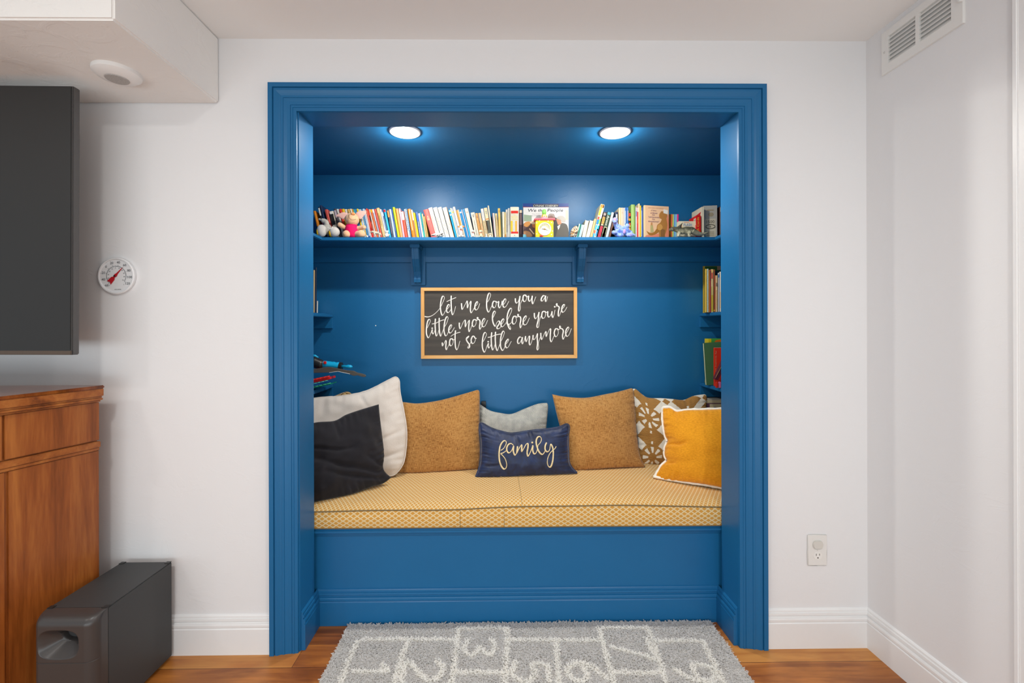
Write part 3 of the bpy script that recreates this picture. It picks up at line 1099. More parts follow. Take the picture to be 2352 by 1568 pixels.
def mat_crosshatch():
    t = NT('brown_crosswoven_chenille')
    p = t.co('UV')
    v = t.noise(t.mapv(p, (190, 20, 1)), 1, 2, 0.5)
    h = t.noise(t.mapv(p, (20, 190, 1)), 1, 2, 0.5)
    m = t.math('MINIMUM', t.math('MULTIPLY_ADD', v, 1.0, 0.0), h)
    n2 = t.noise(t.co(), 5, 2)
    f = t.math('ADD', m, t.math('MULTIPLY', t.math('SUBTRACT', n2, 0.5), 0.18))
    t.bump(m, 0.6, 0.0025)
    return t.fin(t.ramp(f, [(0.30, '#7a4d20'), (0.40, '#a5713a'), (0.54, '#bf8f52')]), 0.9, 0.15, sheen=0.25)


def mat_herring():
    t = NT('grey_herringbone_weave')
    x, y, _ = t.xyz(t.co('UV'))
    z = t.math('MULTIPLY', t.math('PINGPONG', t.math('MULTIPLY', y, 13.0), 0.5), 4.6)
    row = t.math('ADD', t.math('MULTIPLY', x, 66.0), z)
    s = t.math('PINGPONG', row, 0.5)
    n = t.noise(t.co('Object'), 30, 3)
    f = t.math('ADD', s, t.math('MULTIPLY', t.math('SUBTRACT', n, 0.5), 0.35))
    t.bump(s, 0.4, 0.0015)
    return t.fin(t.ramp(f, [(0.12, '#4d5660'), (0.24, '#c9c7bc')]), 0.9, 0.15, sheen=0.2)


def mat_tufted():
    """cream cloth with tufted brown rosettes"""
    t = NT('cream_cloth_brown_tufting')
    p = t.co('UV')
    nz = t.n('ShaderNodeTexNoise')
    t.put(nz.inputs['Vector'], t.mapv(p, (9, 70, 1)))
    nz.inputs['Scale'].default_value = 1.0
    x, y, _ = t.xyz(p)
    jig = t.math('MULTIPLY', t.math('SUBTRACT', nz.outputs[0], 0.5), 0.10)
    cell = lambda q, k, o: t.math('SUBTRACT', t.math('MULTIPLY', t.math('FRACT', t.math('ADD', t.math('MULTIPLY', q, k), o)), 2.0), 1.0)
    u = t.math('ADD', cell(x, 1.9, 0.14), jig)
    v = cell(y, 1.9, 0.22)
    au, av = t.math('ABSOLUTE', u), t.math('ABSOLUTE', v)
    r = t.math('SQRT', t.math('ADD', t.math('MULTIPLY', u, u), t.math('MULTIPLY', v, v)))
    diag = t.math('ABSOLUTE', t.math('SUBTRACT', au, av))
    # white arms between the rosettes
    w1 = t.math('MULTIPLY', t.math('LESS_THAN', diag, 0.25), t.math('MULTIPLY', t.math('GREATER_THAN', r, 0.64), t.math('LESS_THAN', r, 1.28)))
    # little white wedges round each centre
    ang = t.math('ARCTAN2', v, u)
    wed = t.math('COSINE', t.math('MULTIPLY', ang, 8.0))
    w2 = t.math('MULTIPLY', t.math('GREATER_THAN', t.math('ADD', wed, t.math('MULTIPLY', r, -0.6)), -0.1), t.math('MULTIPLY', t.math('GREATER_THAN', r, 0.22), t.math('LESS_THAN', r, 0.52)))
    # small gaps on the axes
    w3 = t.math('MULTIPLY', t.math('LESS_THAN', t.math('MINIMUM', au, av), 0.05), t.math('MULTIPLY', t.math('GREATER_THAN', r, 0.66), t.math('LESS_THAN', r, 0.80)))
    w = t.math('MAXIMUM', w1, t.math('MAXIMUM', w2, w3))
    rib = t.math('PINGPONG', t.math('ADD', t.math('MULTIPLY', y, 58.0), t.math('MULTIPLY', t.noise(t.mapv(p, (12, 12, 1)), 1, 2), 1.4)), 0.5)
    brown = t.ramp(rib, [(0.02, '#8a5c28'), (0.25, '#b98a4c')])
    t.bump(t.math('MULTIPLY', t.math('SUBTRACT', 1.0, w), t.math('ADD', 0.5, rib)), 0.8, 0.004)
    return t.fin(t.mix(w, brown, '#ece5d6'), 0.95, 0.1, sheen=0.2)


M_FLEECE = fabric('cream_fleece', '#c9bfb6', '#dbd3cb', (160, 160, 1), 0.35, 0.95, 0.35, 5)
M_BLACKC = fabric('black_cotton', '#17161a', '#242329', (500, 500, 1), 0.2, 0.85, 0.12, 6)
M_BROWN = mat_crosshatch()
M_HERR = mat_herring()
M_TUFT = mat_tufted()
M_MUST = fabric('mustard_velvet', '#d08608', '#eca21c', (40, 70, 1), 0.25, 0.8, 0.3, 9)
M_NAVY = NT('navy_velvet')
nn = M_NAVY.noise(M_NAVY.co(), 14, 4, 0.65, 1.0)
M_NAVY.bump(M_NAVY.noise(M_NAVY.co(), 900, 1), 0.15, 0.0006)
M_NAVY = M_NAVY.fin(M_NAVY.ramp(nn, [(0.35, '#0a1633'), (0.7, '#172f5e')]), 0.45, 0.4, sheen=0.25)
M_WPIPE = fabric('white_sherpa', '#e9e2d4', '#f6f1e6', (90, 90, 90), 0.5, 0.95, 0.3, 30, kind='Object')

CT = 0.513                                   # top of the bench cushion
BVH = {}


def pillow(name, label, edges, plane, thick, mat, seed=0, wr=0.10, pk=0.006, N=64, bk=0.5, pipe=None, ex=0.55, part='pillow_cover', folds=(), cat='pillow', group=None):
    """edges: top (TL to TR), right (TR to BR), bottom (BL to BR), left (TL to BL) as the outline runs"""
    top, right, bot, left = [resample(catmull([UP_PLANE(a, b, plane) for a, b in e], 8), N) for e in edges]
    x0, y0, a, b, zc = plane
    nv = Vector((b, -1, a)).normalized()
    P = [[None] * (N + 1) for _ in range(N + 1)]
    for j in range(N + 1):
        v = j / N
        for i in range(N + 1):
            u = i / N
            P[j][i] = (top[i] * (1 - v) + bot[i] * v + left[j] * (1 - u) + right[j] * u
                       - (top[0] * (1 - u) * (1 - v) + top[N] * u * (1 - v) + bot[0] * (1 - u) * v + bot[N] * u * v))
    vs, uv = [], []
    idx = {}

    def off(i, j, sgn):
        u, v = i / N, j / N
        h = (4 * u * (1 - u)) ** ex * (4 * v * (1 - v)) ** ex
        p = P[j][i]
        q = p * 1.0
        d = thick * h
        s = Vector((seed * 3.1 + (11 if sgn < 0 else 0), 0, 0))
        d += thick * wr * h ** 0.5 * (noise.noise(q * 9 + s) + 0.5 * noise.noise(q * 21 + s))
        e = min(u, 1 - u, v, 1 - v)
        al = (v if min(u, 1 - u) < min(v, 1 - v) else u)
        d += pk * math.exp(-e * 14) * min(1, e * 30) * noise.noise(Vector((al * 26, seed, sgn))) * 1.6
        for (fu0, fv0, fu1, fv1, wd, amp) in folds if sgn > 0 else ():
            ax, ay = fu1 - fu0, fv1 - fv0
            k = max(0, min(1, ((u - fu0) * ax + (v - fv0) * ay) / (ax * ax + ay * ay)))
            ds = math.hypot(u - fu0 - ax * k, v - fv0 - ay * k)
            d += amp * math.exp(-(ds / wd) ** 2) * math.sin(PI * min(1, 0.15 + k * 0.85))
        return p + nv * (d if sgn > 0 else -d * bk)

    fs = []
    for j in range(N + 1):
        for i in range(N + 1):
            idx[(i, j, 1)] = len(vs)
            bd = i in (0, N) or j in (0, N)
            vs.append(P[j][i].copy() if bd else off(i, j, 1))
            uv.append((i / N, 1 - j / N))
    for j in range(N + 1):
        for i in range(N + 1):
            if i in (0, N) or j in (0, N):
                idx[(i, j, -1)] = idx[(i, j, 1)]
            else:
                idx[(i, j, -1)] = len(vs)
                vs.append(off(i, j, -1))
                uv.append((i / N, 1 - j / N))
    for sgn in (1, -1):
        for j in range(N):
            for i in range(N):
                f = (idx[(i, j, sgn)], idx[(i + 1, j, sgn)], idx[(i + 1, j + 1, sgn)], idx[(i, j + 1, sgn)])
                fs.append(f if sgn < 0 else f[::-1])
    for p in vs:
        lo = cush_top(p.x, max(cy0, min(cy1, p.y))) + 0.0012
        if p.z < lo:
            p.z = lo
    mid = sum((Vector(p) for p in vs), Vector()) / len(vs)
    t = thing(name, (mid.x, mid.y, min(p.z for p in vs)), label, cat, group)
    mb = MB().add(vs, fs)
    mb.uv = uv
    mb.build(part, mat, t, smooth=True)
    BVH[name] = BVHTree.FromPolygons([tuple(p) for p in vs], fs)
    ring = [P[0][i] for i in range(N)] + [P[j][N] for j in range(N)] + [P[N][N - i] for i in range(N)] + [P[N - j][0] for j in range(N)]
    if pipe:
        pn, pm, pr, wob = pipe
        pts = [p + Vector((0, 0, wob * noise.noise(p * 60))) for p in ring]
        for _ in range(3):
            pts = [(pts[q - 1] + pts[q] * 2 + pts[(q + 1) % len(pts)]) / 4 for q in range(len(pts))]
        for p in pts:
            p.z = max(p.z, cush_top(p.x, max(cy0, min(cy1, p.y))) + pr * 1.3 + 0.002)
        MB().tube(pts, [pr * (1 + 0.25 * noise.noise(p * 45)) for p in pts], closed=True, n=8).build(pn, pm, t, smooth=True)
    return t


# cream fleece pillow at the back of the corner
pillow('throw_pillow', 'large cream fleece pillow with a tall peaked corner, behind the black pillow',
       [[(672, 925), (724, 914), (790, 908), (840, 898), (885, 876), (908, 864)],
        [(908, 864), (917, 872), (919, 900), (927, 940), (934, 985), (933, 1030), (925, 1068), (905, 1092)],
        [(665, 1110), (740, 1104), (830, 1096), (905, 1092)],
        [(672, 925), (664, 980), (664, 1050), (665, 1110)]],
       (-0.55, 2.385, 0.34, 0.22, CT), 0.060, M_FLEECE, 1, 0.30, 0.008, pipe=('seam', M_FLEECE, 0.003, 0.002),
       folds=((0.95, 0.55, 0.7, 0.62, 0.02, -0.008), (0.97, 0.75, 0.75, 0.80, 0.02, -0.008), (0.6, 0.05, 0.72, 0.3, 0.015, -0.008)), group='throw pillows on the bench')
pillow('throw_pillow', 'black cotton pillow with deep creases and a folded corner, before the cream fleece one',
       [[(682, 985), (724, 970), (768, 966), (795, 952), (830, 940), (870, 928)],
        [(870, 928), (873, 960), (878, 1000), (882, 1040), (880, 1072), (887, 1086), (899, 1096)],
        [(682, 1166), (724, 1152), (800, 1137), (850, 1119), (880, 1110), (899, 1096)],
        [(682, 985), (676, 1040), (676, 1110), (682, 1166)]],
       (-0.545, 2.265, 0.42, 0.70, CT), 0.070, M_BLACKC, 2, 0.30, 0.012,
       folds=((0.95, 0.85, 0.1, 0.42, 0.03, -0.016), (0.92, 0.92, 0.25, 0.62, 0.025, -0.014), (0.6, 0.45, 0.05, 0.30, 0.022, -0.012), (0.98, 0.80, 0.7, 0.55, 0.02, -0.01), (0.42, 0.02, 0.46, 0.3, 0.02, -0.012)), group='throw pillows on the bench')
pillow('throw_pillow', 'square brown crosswoven pillow beside the cream fleece one',
       [[(907, 925), (925, 923), (960, 926), (1010, 919), (1055, 907), (1096, 895)],
        [(1096, 895), (1102, 902), (1102, 950), (1101, 1000), (1103, 1040), (1098, 1078)],
        [(913, 1088), (960, 1088), (1030, 1084), (1098, 1078)],
        [(907, 925), (916, 970), (918, 1030), (913, 1088)]],
       (-0.26, 2.490, 0.34, 0.06, CT), 0.068, M_BROWN, 3, 0.10, 0.010, ex=0.5, group='throw pillows on the bench')
pillow('throw_pillow', 'small grey herringbone pillow standing behind the navy lettered one',
       [[(1097, 927), (1104, 929), (1125, 942), (1150, 948), (1175, 950), (1205, 938), (1235, 927), (1256, 925)],
        [(1256, 925), (1259, 932), (1257, 960), (1254, 1000), (1258, 1064)],
        [(1100, 1066), (1150, 1062), (1210, 1062), (1258, 1064)],
        [(1097, 927), (1100, 965), (1104, 1010), (1100, 1066)]],
       (0.07, 2.575, 0.27, 0.0, CT), 0.050, M_HERR, 4, 0.14, 0.006, group='throw pillows on the bench')
pillow('throw_pillow', 'square brown crosswoven pillow beside the tufted one',
       [[(1268, 905), (1300, 911), (1345, 913), (1390, 905), (1420, 899), (1450, 891)],
        [(1450, 891), (1456, 900), (1459, 950), (1463, 1000), (1470, 1045), (1483, 1074)],
        [(1296, 1086), (1340, 1082), (1410, 1077), (1483, 1074)],
        [(1268, 905), (1277, 945), (1292, 1010), (1296, 1086)]],
       (0.52, 2.470, 0.36, 0.10, CT), 0.078, M_BROWN, 5, 0.10, 0.008, ex=0.5, group='throw pillows on the bench')
pillow('throw_pillow', 'cream pillow with tufted brown rosettes, half hidden by the mustard pillow',
       [[(1449, 894), (1460, 893), (1475, 905), (1490, 913), (1520, 914), (1545, 916), (1570, 918), (1592, 909), (1618, 905)],
        [(1618, 905), (1624, 912), (1622, 940), (1618, 1000), (1620, 1062)],
        [(1466, 1078), (1500, 1074), (1560, 1066), (1620, 1062)],
        [(1449, 894), (1456, 950), (1465, 1010), (1466, 1078)]],
       (0.85, 2.590, 0.24, -0.02, CT), 0.055, M_TUFT, 6, 0.16, 0.008, N=80, group='throw pillows on the bench')
mu = pillow('throw_pillow', 'mustard velvet pillow edged with white fleece',
       [[(1521, 936), (1538, 935), (1555, 944), (1575, 941), (1620, 940), (1680, 938), (1722, 936)],
        [(1722, 936), (1726, 990), (1724, 1060), (1728, 1138)],
        [(1500, 1100), (1540, 1104), (1600, 1110), (1660, 1121), (1728, 1138)],
        [(1521, 936), (1522, 965), (1527, 1000), (1533, 1012), (1527, 1026), (1526, 1045), (1531, 1058), (1518, 1070), (1500, 1100)]],
       (0.79, 2.305, 0.30, -0.62, CT), 0.070, M_MUST, 7, 0.10, 0.010, pipe=('fleece_edging', M_WPIPE, 0.0075, 0.004),
       folds=((0.03, 0.50, 0.30, 0.42, 0.02, -0.012), (0.03, 0.75, 0.15, 0.72, 0.02, -0.010)), group='throw pillows on the bench')
navy = pillow('throw_pillow', 'navy velvet pillow embroidered with the word family in gold',
       [[(1101, 971), (1108, 971), (1130, 983), (1160, 992), (1180, 994), (1220, 988), (1260, 984), (1285, 980), (1300, 972)],
        [(1300, 972), (1308, 978), (1306, 1000), (1306, 1030), (1309, 1065), (1327, 1087)],
        [(1091, 1098), (1130, 1098), (1200, 1095), (1270, 1091), (1327, 1087)],
        [(1101, 971), (1101, 990), (1104, 1020), (1103, 1060), (1098, 1080), (1091, 1098)]],
       (0.14, 2.372, 0.32, 0.02, CT), 0.062, M_NAVY, 8, 0.16, 0.010, pipe=('piping', M_NAVY, 0.0035, 0.0), ex=0.5,
       folds=((0.40, 0.05, 0.45, 0.4, 0.02, -0.010), (0.55, 0.03, 0.60, 0.3, 0.02, -0.008), (0.03, 0.8, 0.25, 0.7, 0.025, -0.008), (0.42, 0.95, 0.40, 0.68, 0.03, -0.006)), group='throw pillows on the bench')
FAM = [
 [(555,775),(610,740),(660,660),(672,600),(640,570),(590,600),(545,680),(525,780),(520,900),(535,1020),(575,1120),(625,1170),(670,1140),(680,1060),(650,960),(600,890),(555,845),(600,830),(660,790),(690,750)],
 [(822,665),(770,630),(710,660),(680,740),(700,810),(740,825),(790,770),(826,680),(820,780),(838,850),(860,875),(885,840),(900,790),(910,690),(905,760),(898,830),(930,760),(970,690),(998,660),(1000,720),(1000,800),(1040,740),(1090,650),(1130,635),(1130,720),(1113,820),(1130,897),(1160,860),(1200,770),(1235,670),(1230,760),(1250,835),(1285,845),(1320,790),(1345,665)],
 [(1222,610)],
 [(1345,665),(1400,600),(1415,530),(1385,485),(1335,500),(1305,580),(1320,690),(1370,810),(1430,860),(1470,830),(1498,770),(1500,690),(1525,610)],
 [(1525,610),(1495,690),(1500,770),(1545,805),(1590,760),(1612,645),(1655,720),(1668,850),(1655,1000),(1620,1110),(1580,1125),(1545,1060),(1550,950),(1590,850),(1640,790),(1700,740),(1730,690)],
]
tree = BVH['throw_pillow']        # the last pillow built: the navy one


def on_navy(a, b):
    px, py = 1090 + a / 9.224, 950 + b / 9.224
    d = (fw + RIGHT * ((px - PX0) / FPX) + UP * (-(py - PY0) / FPX)).normalized()
    hit = tree.ray_cast(CAM, d)
    if hit[0] is None:
        return UP_PLANE(px, py, (0.14, 2.31, 0.32, 0.02, CT))
    return hit[0] - d * 0.0012


mb = MB()
ribbon_tubes(mb, FAM, on_navy, 0.0022, 0.0042, n=8)
mb.build('embroidery', fabric('gold_thread', '#d9c08a', '#efe0b8', (400, 400, 400), 0.4, 0.55, 0.2, 200, kind='Object'), navy, smooth=True)

# leopard print cushion squeezed in behind the cream pillow
tl = NT('leopard_print')
vo = tl.n('ShaderNodeTexVoronoi', feature='F1')
tl.put(vo.inputs['Vector'], tl.mapv(tl.co(), (26, 26, 34)))
nz_ = tl.noise(tl.co(), 40, 2)
ring_ = tl.math('ADD', vo.outputs[0], tl.math('MULTIPLY', nz_, 0.3))
M_LEO = tl.fin(tl.ramp(ring_, [(0.34, '#b87a2e'), (0.42, '#241510'), (0.60, '#2a1a12'), (0.68, '#c9a468')]), 0.9, 0.1, sheen=0.3)
pillow('animal_print_pillow', 'leopard print pillow peeping out behind the cream fleece pillow',
       [[(700, 960), (740, 915), (765, 910), (785, 902), (800, 899), (812, 908)],
        [(812, 908), (820, 950), (824, 1000), (822, 1050)],
        [(706, 1066), (740, 1060), (790, 1054), (822, 1050)],
        [(700, 960), (704, 1000), (706, 1030), (706, 1066)]],
       (-0.80, 2.60, 0.20, 0.12, CT), 0.045, M_LEO, 9, 0.15, 0.004, N=40)

# ------------------------------------------------------------------ rug
RZ = 0.016


def rg(px, py):
    p = UZ(px, py, RZ + 0.006)
    return (p.x, p.y)


lines = []
for seg in ([(776, 1585), (800, 1515), (822, 1468), (835, 1465), (880, 1464), (940, 1465), (1049, 1466)],
            [(940, 1465), (925, 1500), (900, 1585)],
            [(1030, 1600), (1043, 1530), (1053, 1440), (1110, 1438), (1166, 1439), (1163, 1500), (1160, 1600)],
            [(1167, 1466), (1230, 1466), (1300, 1467), (1380, 1466)],
            [(1276, 1467), (1281, 1520), (1286, 1600)],
            [(1418, 1600), (1398, 1520), (1376, 1438), (1430, 1437), (1487, 1438), (1505, 1480), (1540, 1600)],
            [(1505, 1469), (1560, 1468), (1614, 1469), (1640, 1520), (1672, 1585)],
            [(1043, 1540), (1100, 1540), (1160, 1541)],
            [(1404, 1540), (1460, 1541), (1522, 1541)]):
    lines.append([rg(*q) for q in seg])
# digits: read by someone walking from the 1 to the 9, so their tops point along +x
DIG = {'1': [[(-.25, .3), (0, .5), (0, -.5)]], '2': [[(-.35, .3), (-.1, .5), (.25, .42), (.3, .12), (-.35, -.5), (.4, -.5)]],
       '3': [[(-.35, .38), (0, .5), (.33, .3), (.0, .03), (.36, -.22), (.05, -.5), (-.38, -.38)]],
       '5': [[(.35, .5), (-.25, .5), (-.3, .08), (.1, .12), (.36, -.15), (.1, -.5), (-.36, -.42)]],
       '6': [[(.25, .5), (-.2, .2), (-.34, -.2), (-.05, -.5), (.3, -.3), (.15, .02), (-.3, -.08)]],
       '7': [[(-.38, .5), (.38, .5), (-.1, -.5)]],
       '9': [[(.34, .22), (.05, -.02), (-.3, .12), (-.2, .45), (.1, .5), (.34, .22), (.2, -.2), (-.15, -.5)]]}
for ch, px, py, s in (('1', 851, 1538, 0.125), ('2', 973, 1537, 0.14), ('3', 1101, 1484, 0.125), ('5', 1218, 1540, 0.13), ('6', 1346, 1540, 0.14), ('7', 1452, 1487, 0.15), ('9', 1596, 1541, 0.14)):
    cx, cy = rg(px, py)
    for st in DIG[ch]:
        lines.append([(q.x, q.y) for q in catmull([(cx + v * s, cy - u * s, 0) for u, v in st], 4)] if ch not in '17' else [(cx + v * s, cy - u * s) for u, v in st])
segs = [(Vector(a), Vector(b)) for l in lines for a, b in zip(l, l[1:])]
CELL = 0.05
gridd = {}
for a, b in segs:
    n_ = max(1, int((b - a).length / 0.02))
    for k in range(n_ + 1):
        p = a.lerp(b, k / n_)
        for dx in (-1, 0, 1):
            for dy in (-1, 0, 1):
                gridd.setdefault((int(p.x // CELL) + dx, int(p.y // CELL) + dy), set()).add((tuple(a), tuple(b)))


def on_line(x, y, w=0.0092):
    for a, b in gridd.get((int(x // CELL), int(y // CELL)), ()):
        ax, ay = b[0] - a[0], b[1] - a[1]
        L = ax * ax + ay * ay
        k = 0 if L == 0 else max(0, min(1, ((x - a[0]) * ax + (y - a[1]) * ay) / L))
        if (x - a[0] - ax * k) ** 2 + (y - a[1] - ay * k) ** 2 < w * w:
            return True
    return False


rx0, rx1, ry0, ry1 = -0.652, 0.912, 1.20, 1.972
t = thing('hopscotch_rug', ((rx0 + rx1) / 2, (ry0 + ry1) / 2, 0), 'shaggy grey rug with white hopscotch squares and numbers on the wooden floor', 'rug')
MB().box(rx0, rx1, ry0, ry1, 0.001, RZ - 0.004).build('rug_backing', flat('#d5d2ce', 0.95, 0.1), t)
rnd = random.Random(3)
vs, fs, ms = [], [], []
step = 0.0042
ny = int((ry1 - ry0) / step)
nx = int((rx1 - rx0) / step)
for j in range(ny + 1):
    for i in range(nx + 1):
        x = rx0 + i * step + rnd.uniform(-.5, .5) * step
        y = ry0 + j * step + rnd.uniform(-.5, .5) * step
        white = on_line(x + rnd.gauss(0, 0.0010), y + rnd.gauss(0, 0.0010))
        hgt = rnd.uniform(0.0085, 0.0125) + (0.003 if white else 0) + 0.003 * noise.noise(Vector((x * 14, y * 14, 0)))
        an = rnd.uniform(0, 2 * PI)
        le = rnd.uniform(0.007, 0.013)
        w = rnd.uniform(0.0025, 0.0037)
        dx, dy = math.cos(an) * le, math.sin(an) * le
        qx, qy = -math.sin(an) * w, math.cos(an) * w
        b = len(vs)
        z0 = 0.006
        vs += [(x - qx, y - qy, z0), (x + qx, y + qy, z0), (x + dx * .3 + qx * .9, y + dy * .3 + qy * .9, z0 + hgt * .9), (x + dx * .3 - qx * .9, y + dy * .3 - qy * .9, z0 + hgt * .9), (x + dx + qx * .35, y + dy + qy * .35, z0 + hgt), (x + dx - qx * .35, y + dy - qy * .35, z0 + hgt)]
        fs += [(b, b + 1, b + 2, b + 3), (b + 3, b + 2, b + 4, b + 5)]
        k = 3 if white else (0 if rnd.random() < .55 else (1 if rnd.random() < .7 else 2))
        ms += [k, k]
me = bpy.data.meshes.new('pile')
me.from_pydata([(a - t.location.x, b - t.location.y, c_) for a, b, c_ in vs], [], fs)
for h in ('#e2e0dd', '#e9e7e5', '#d8d5d1', '#fffdf8'):
    tf = NT('shag_fibre_' + h[1:])
    df, tr, mx = tf.n('ShaderNodeBsdfDiffuse'), tf.n('ShaderNodeBsdfTranslucent'), tf.n('ShaderNodeMixShader')
    df.inputs[0].default_value = C(h)
    tr.inputs[0].default_value = C(h)
    mx.inputs[0].default_value = 0.45
    tf.t.links.new(df.outputs[0], mx.inputs[1])
    tf.t.links.new(tr.outputs[0], mx.inputs[2])
    tf.t.links.new(mx.outputs[0], tf.t.nodes['Material Output'].inputs[0])
    me.materials.append(tf.m)
me.polygons.foreach_set('material_index', ms)
me.update()
o = bpy.data.objects.new('pile', me)
COL.objects.link(o)
o.parent = t
o['kind'] = 'stuff'

# ------------------------------------------------------------------ books
M_PAGE = NT('paper_page_edges')
_pp = M_PAGE.n('ShaderNodeTexWave', wave_type='BANDS', bands_direction='X')
M_PAGE.put(_pp.inputs['Vector'], M_PAGE.co())
_pp.inputs['Scale'].default_value = 260
M_PAGE = M_PAGE.fin(M_PAGE.ramp(_pp.outputs[0], [(0.0, '#cfc3a8'), (0.6, '#e9e0cb')]), 0.9, 0.1)
def cov(h, k=0.80):
    a = C(h)
    g = lambda v: int(round(255 * (12.92 * v if v <= 0.0031308 else 1.055 * v ** (1 / 2.4) - 0.055)))
    return flat('#%02x%02x%02x' % tuple(g(v * k) for v in a[:3]), 0.45, 0.35, 0.04)


def blend(h, g, f):
    p, q = [int(h[i:i + 2], 16) for i in (1, 3, 5)], [int(g[i:i + 2], 16) for i in (1, 3, 5)]
    return '#%02x%02x%02x' % tuple(int(a + (b - a) * f) for a, b in zip(p, q))



brnd = random.Random(11)


def spine_deco(mb, w, H, deco, mats, yfr, base):
    for dc in deco:
        kind, f0, f1, col = dc[:4]
        m = len(mats)
        mats.append(cov(blend(base, col, 0.62 if kind == 't' else 1.0)))
        z0, z1 = f0 * H, f1 * H
        if kind == 'b':
            mb.box(w * 0.08, w * 0.92, yfr - 0.0004, yfr + 0.0006, z0, z1, m)
        elif kind == 's':                       # stripe along one side: extra (x0, x1)
            mb.box(w * dc[4], w * dc[5], yfr - 0.0004, yfr + 0.0006, z0, z1, m)
        elif kind == 't':                       # small illegible print
            z = z1
            wd = (dc[4] if len(dc) > 4 else 0.45) * 0.85
            cx = dc[5] if len(dc) > 5 else 0.5
            while z > z0:
                l = brnd.uniform(0.0035, 0.009)
                k = brnd.uniform(0.7, 1.0)
                mb.box(w * (cx - wd / 2 * k), w * (cx + wd / 2 * k), yfr - 0.0007, yfr - 0.0001, max(z0, z - l * 0.8), z, m)
                z -= l + 0.0012
        elif kind == 'w':                       # words running down the spine
            cx = dc[5] if len(dc) > 5 else 0.5
            hh = dc[6] if len(dc) > 6 else 0.55
            mb.text(dc[4], (w * cx, yfr - 0.0006, (z0 + z1) / 2), (0, 0, -1), (1, 0, 0), h=w * hh, w=z1 - z0, m=m)
        elif kind == 'h':                       # words across
            mb.text(dc[4], (w * 0.5, yfr - 0.0006, (z0 + z1) / 2), (1, 0, 0), (0, 0, 1), h=z1 - z0, w=w * (dc[5] if len(dc) > 5 else 0.8), m=m)


def book_mesh(w, H, d, cols, deco, fore=False):
    """origin at the lower left front corner of the spine; returns (cover, pages)"""
    bt = min(0.0016, w * 0.12)
    mb = MB()
    mats = [cov(cols)]
    if fore:
        mb.box(0, bt, 0, d, 0, H).box(w - bt, w, 0, d, 0, H).box(bt, w - bt, d - bt, d, 0, H)
        pg = MB().box(bt + 0.0003, w - bt - 0.0003, 0.003, d - bt - 0.0004, 0.002, H - 0.002)
    else:
        k = min(0.003, w * 0.25)
        pl = [(0, d), (0, k), (w * 0.16, k * 0.25), (w * 0.38, 0), (w * 0.62, 0), (w * 0.84, k * 0.25), (w, k), (w, d), (w - bt, d), (w - bt, k + 0.001), (bt, k + 0.001), (bt, d)]
        n = len(pl)
        vs = [(a, b, 0) for a, b in pl] + [(a, b, H) for a, b in pl]
        quads = [(0, 1, 10, 11), (1, 2, 3, 10), (3, 4, 9, 10), (4, 5, 6, 9), (6, 7, 8, 9)]
        fs = [q for q in quads] + [tuple(i + n for i in q[::-1]) for q in quads] + [(i, (i + 1) % n, n + (i + 1) % n, n + i) for i in range(n)]
        mb.add(vs, fs)
        pg = MB().box(bt + 0.0003, w - bt - 0.0003, k + 0.0015, d - 0.003, 0.002, H - 0.003)
        spine_deco(mb, w, H, deco, mats, 0.0, cols)
    return mb, mats, pg


PREV = [None]


def book(bl, w, tl, ty, col, label, deco=(), y=2.598, d=0.118, fore=False, z=None, ybase=544, group='books on the high shelf', name='book', pack=True, rz=0.0):
    z = ZS if z is None else z
    k = y / FPX
    X0 = U(bl, ybase, y).x
    T = U(tl, ty, y)
    H = math.hypot(T.x - X0, T.z - z)
    lean = math.atan2(X0 - T.x, T.z - z)
    wh = w * k
    if pack and PREV[0]:
        pX, pw, ps, pH = PREV[0]
        s = math.tan(lean)
        zm = min(H, pH) * 0.98
        gap = min((X0 - s * q) - (pX + pw - ps * q) for q in (0, zm))
        if gap < 0.0004:
            sh = min(0.0004 - gap, 0.03)
            X0 += sh
            wh = max(wh * 0.55, wh - sh * 0.8)
    if pack:
        PREV[0] = (X0, wh, math.tan(lean), H)
    wt = wh * math.cos(lean) * (0.9 if rz else 1)
    zz = z + (wt * math.sin(-lean) if lean < 0 else 0)
    mb, mats, pg = book_mesh(wt, H, min(d, YB - 0.004 - y), col, deco, fore)
    o = mb.build(name, mats)
    tag(o, label, 'book', group)
    pg.build('pages', M_PAGE, o)
    o.location = (X0, y, z + 0.0005 + (math.sin(-lean) * wt if lean < 0 else 0))
    o.rotation_euler = (0, -lean, rz)
    return o


R = brnd.uniform
W_, B_, N_ = '#efece4', '#1c1c20', '#1f2f55'
L = 'books on the high shelf'
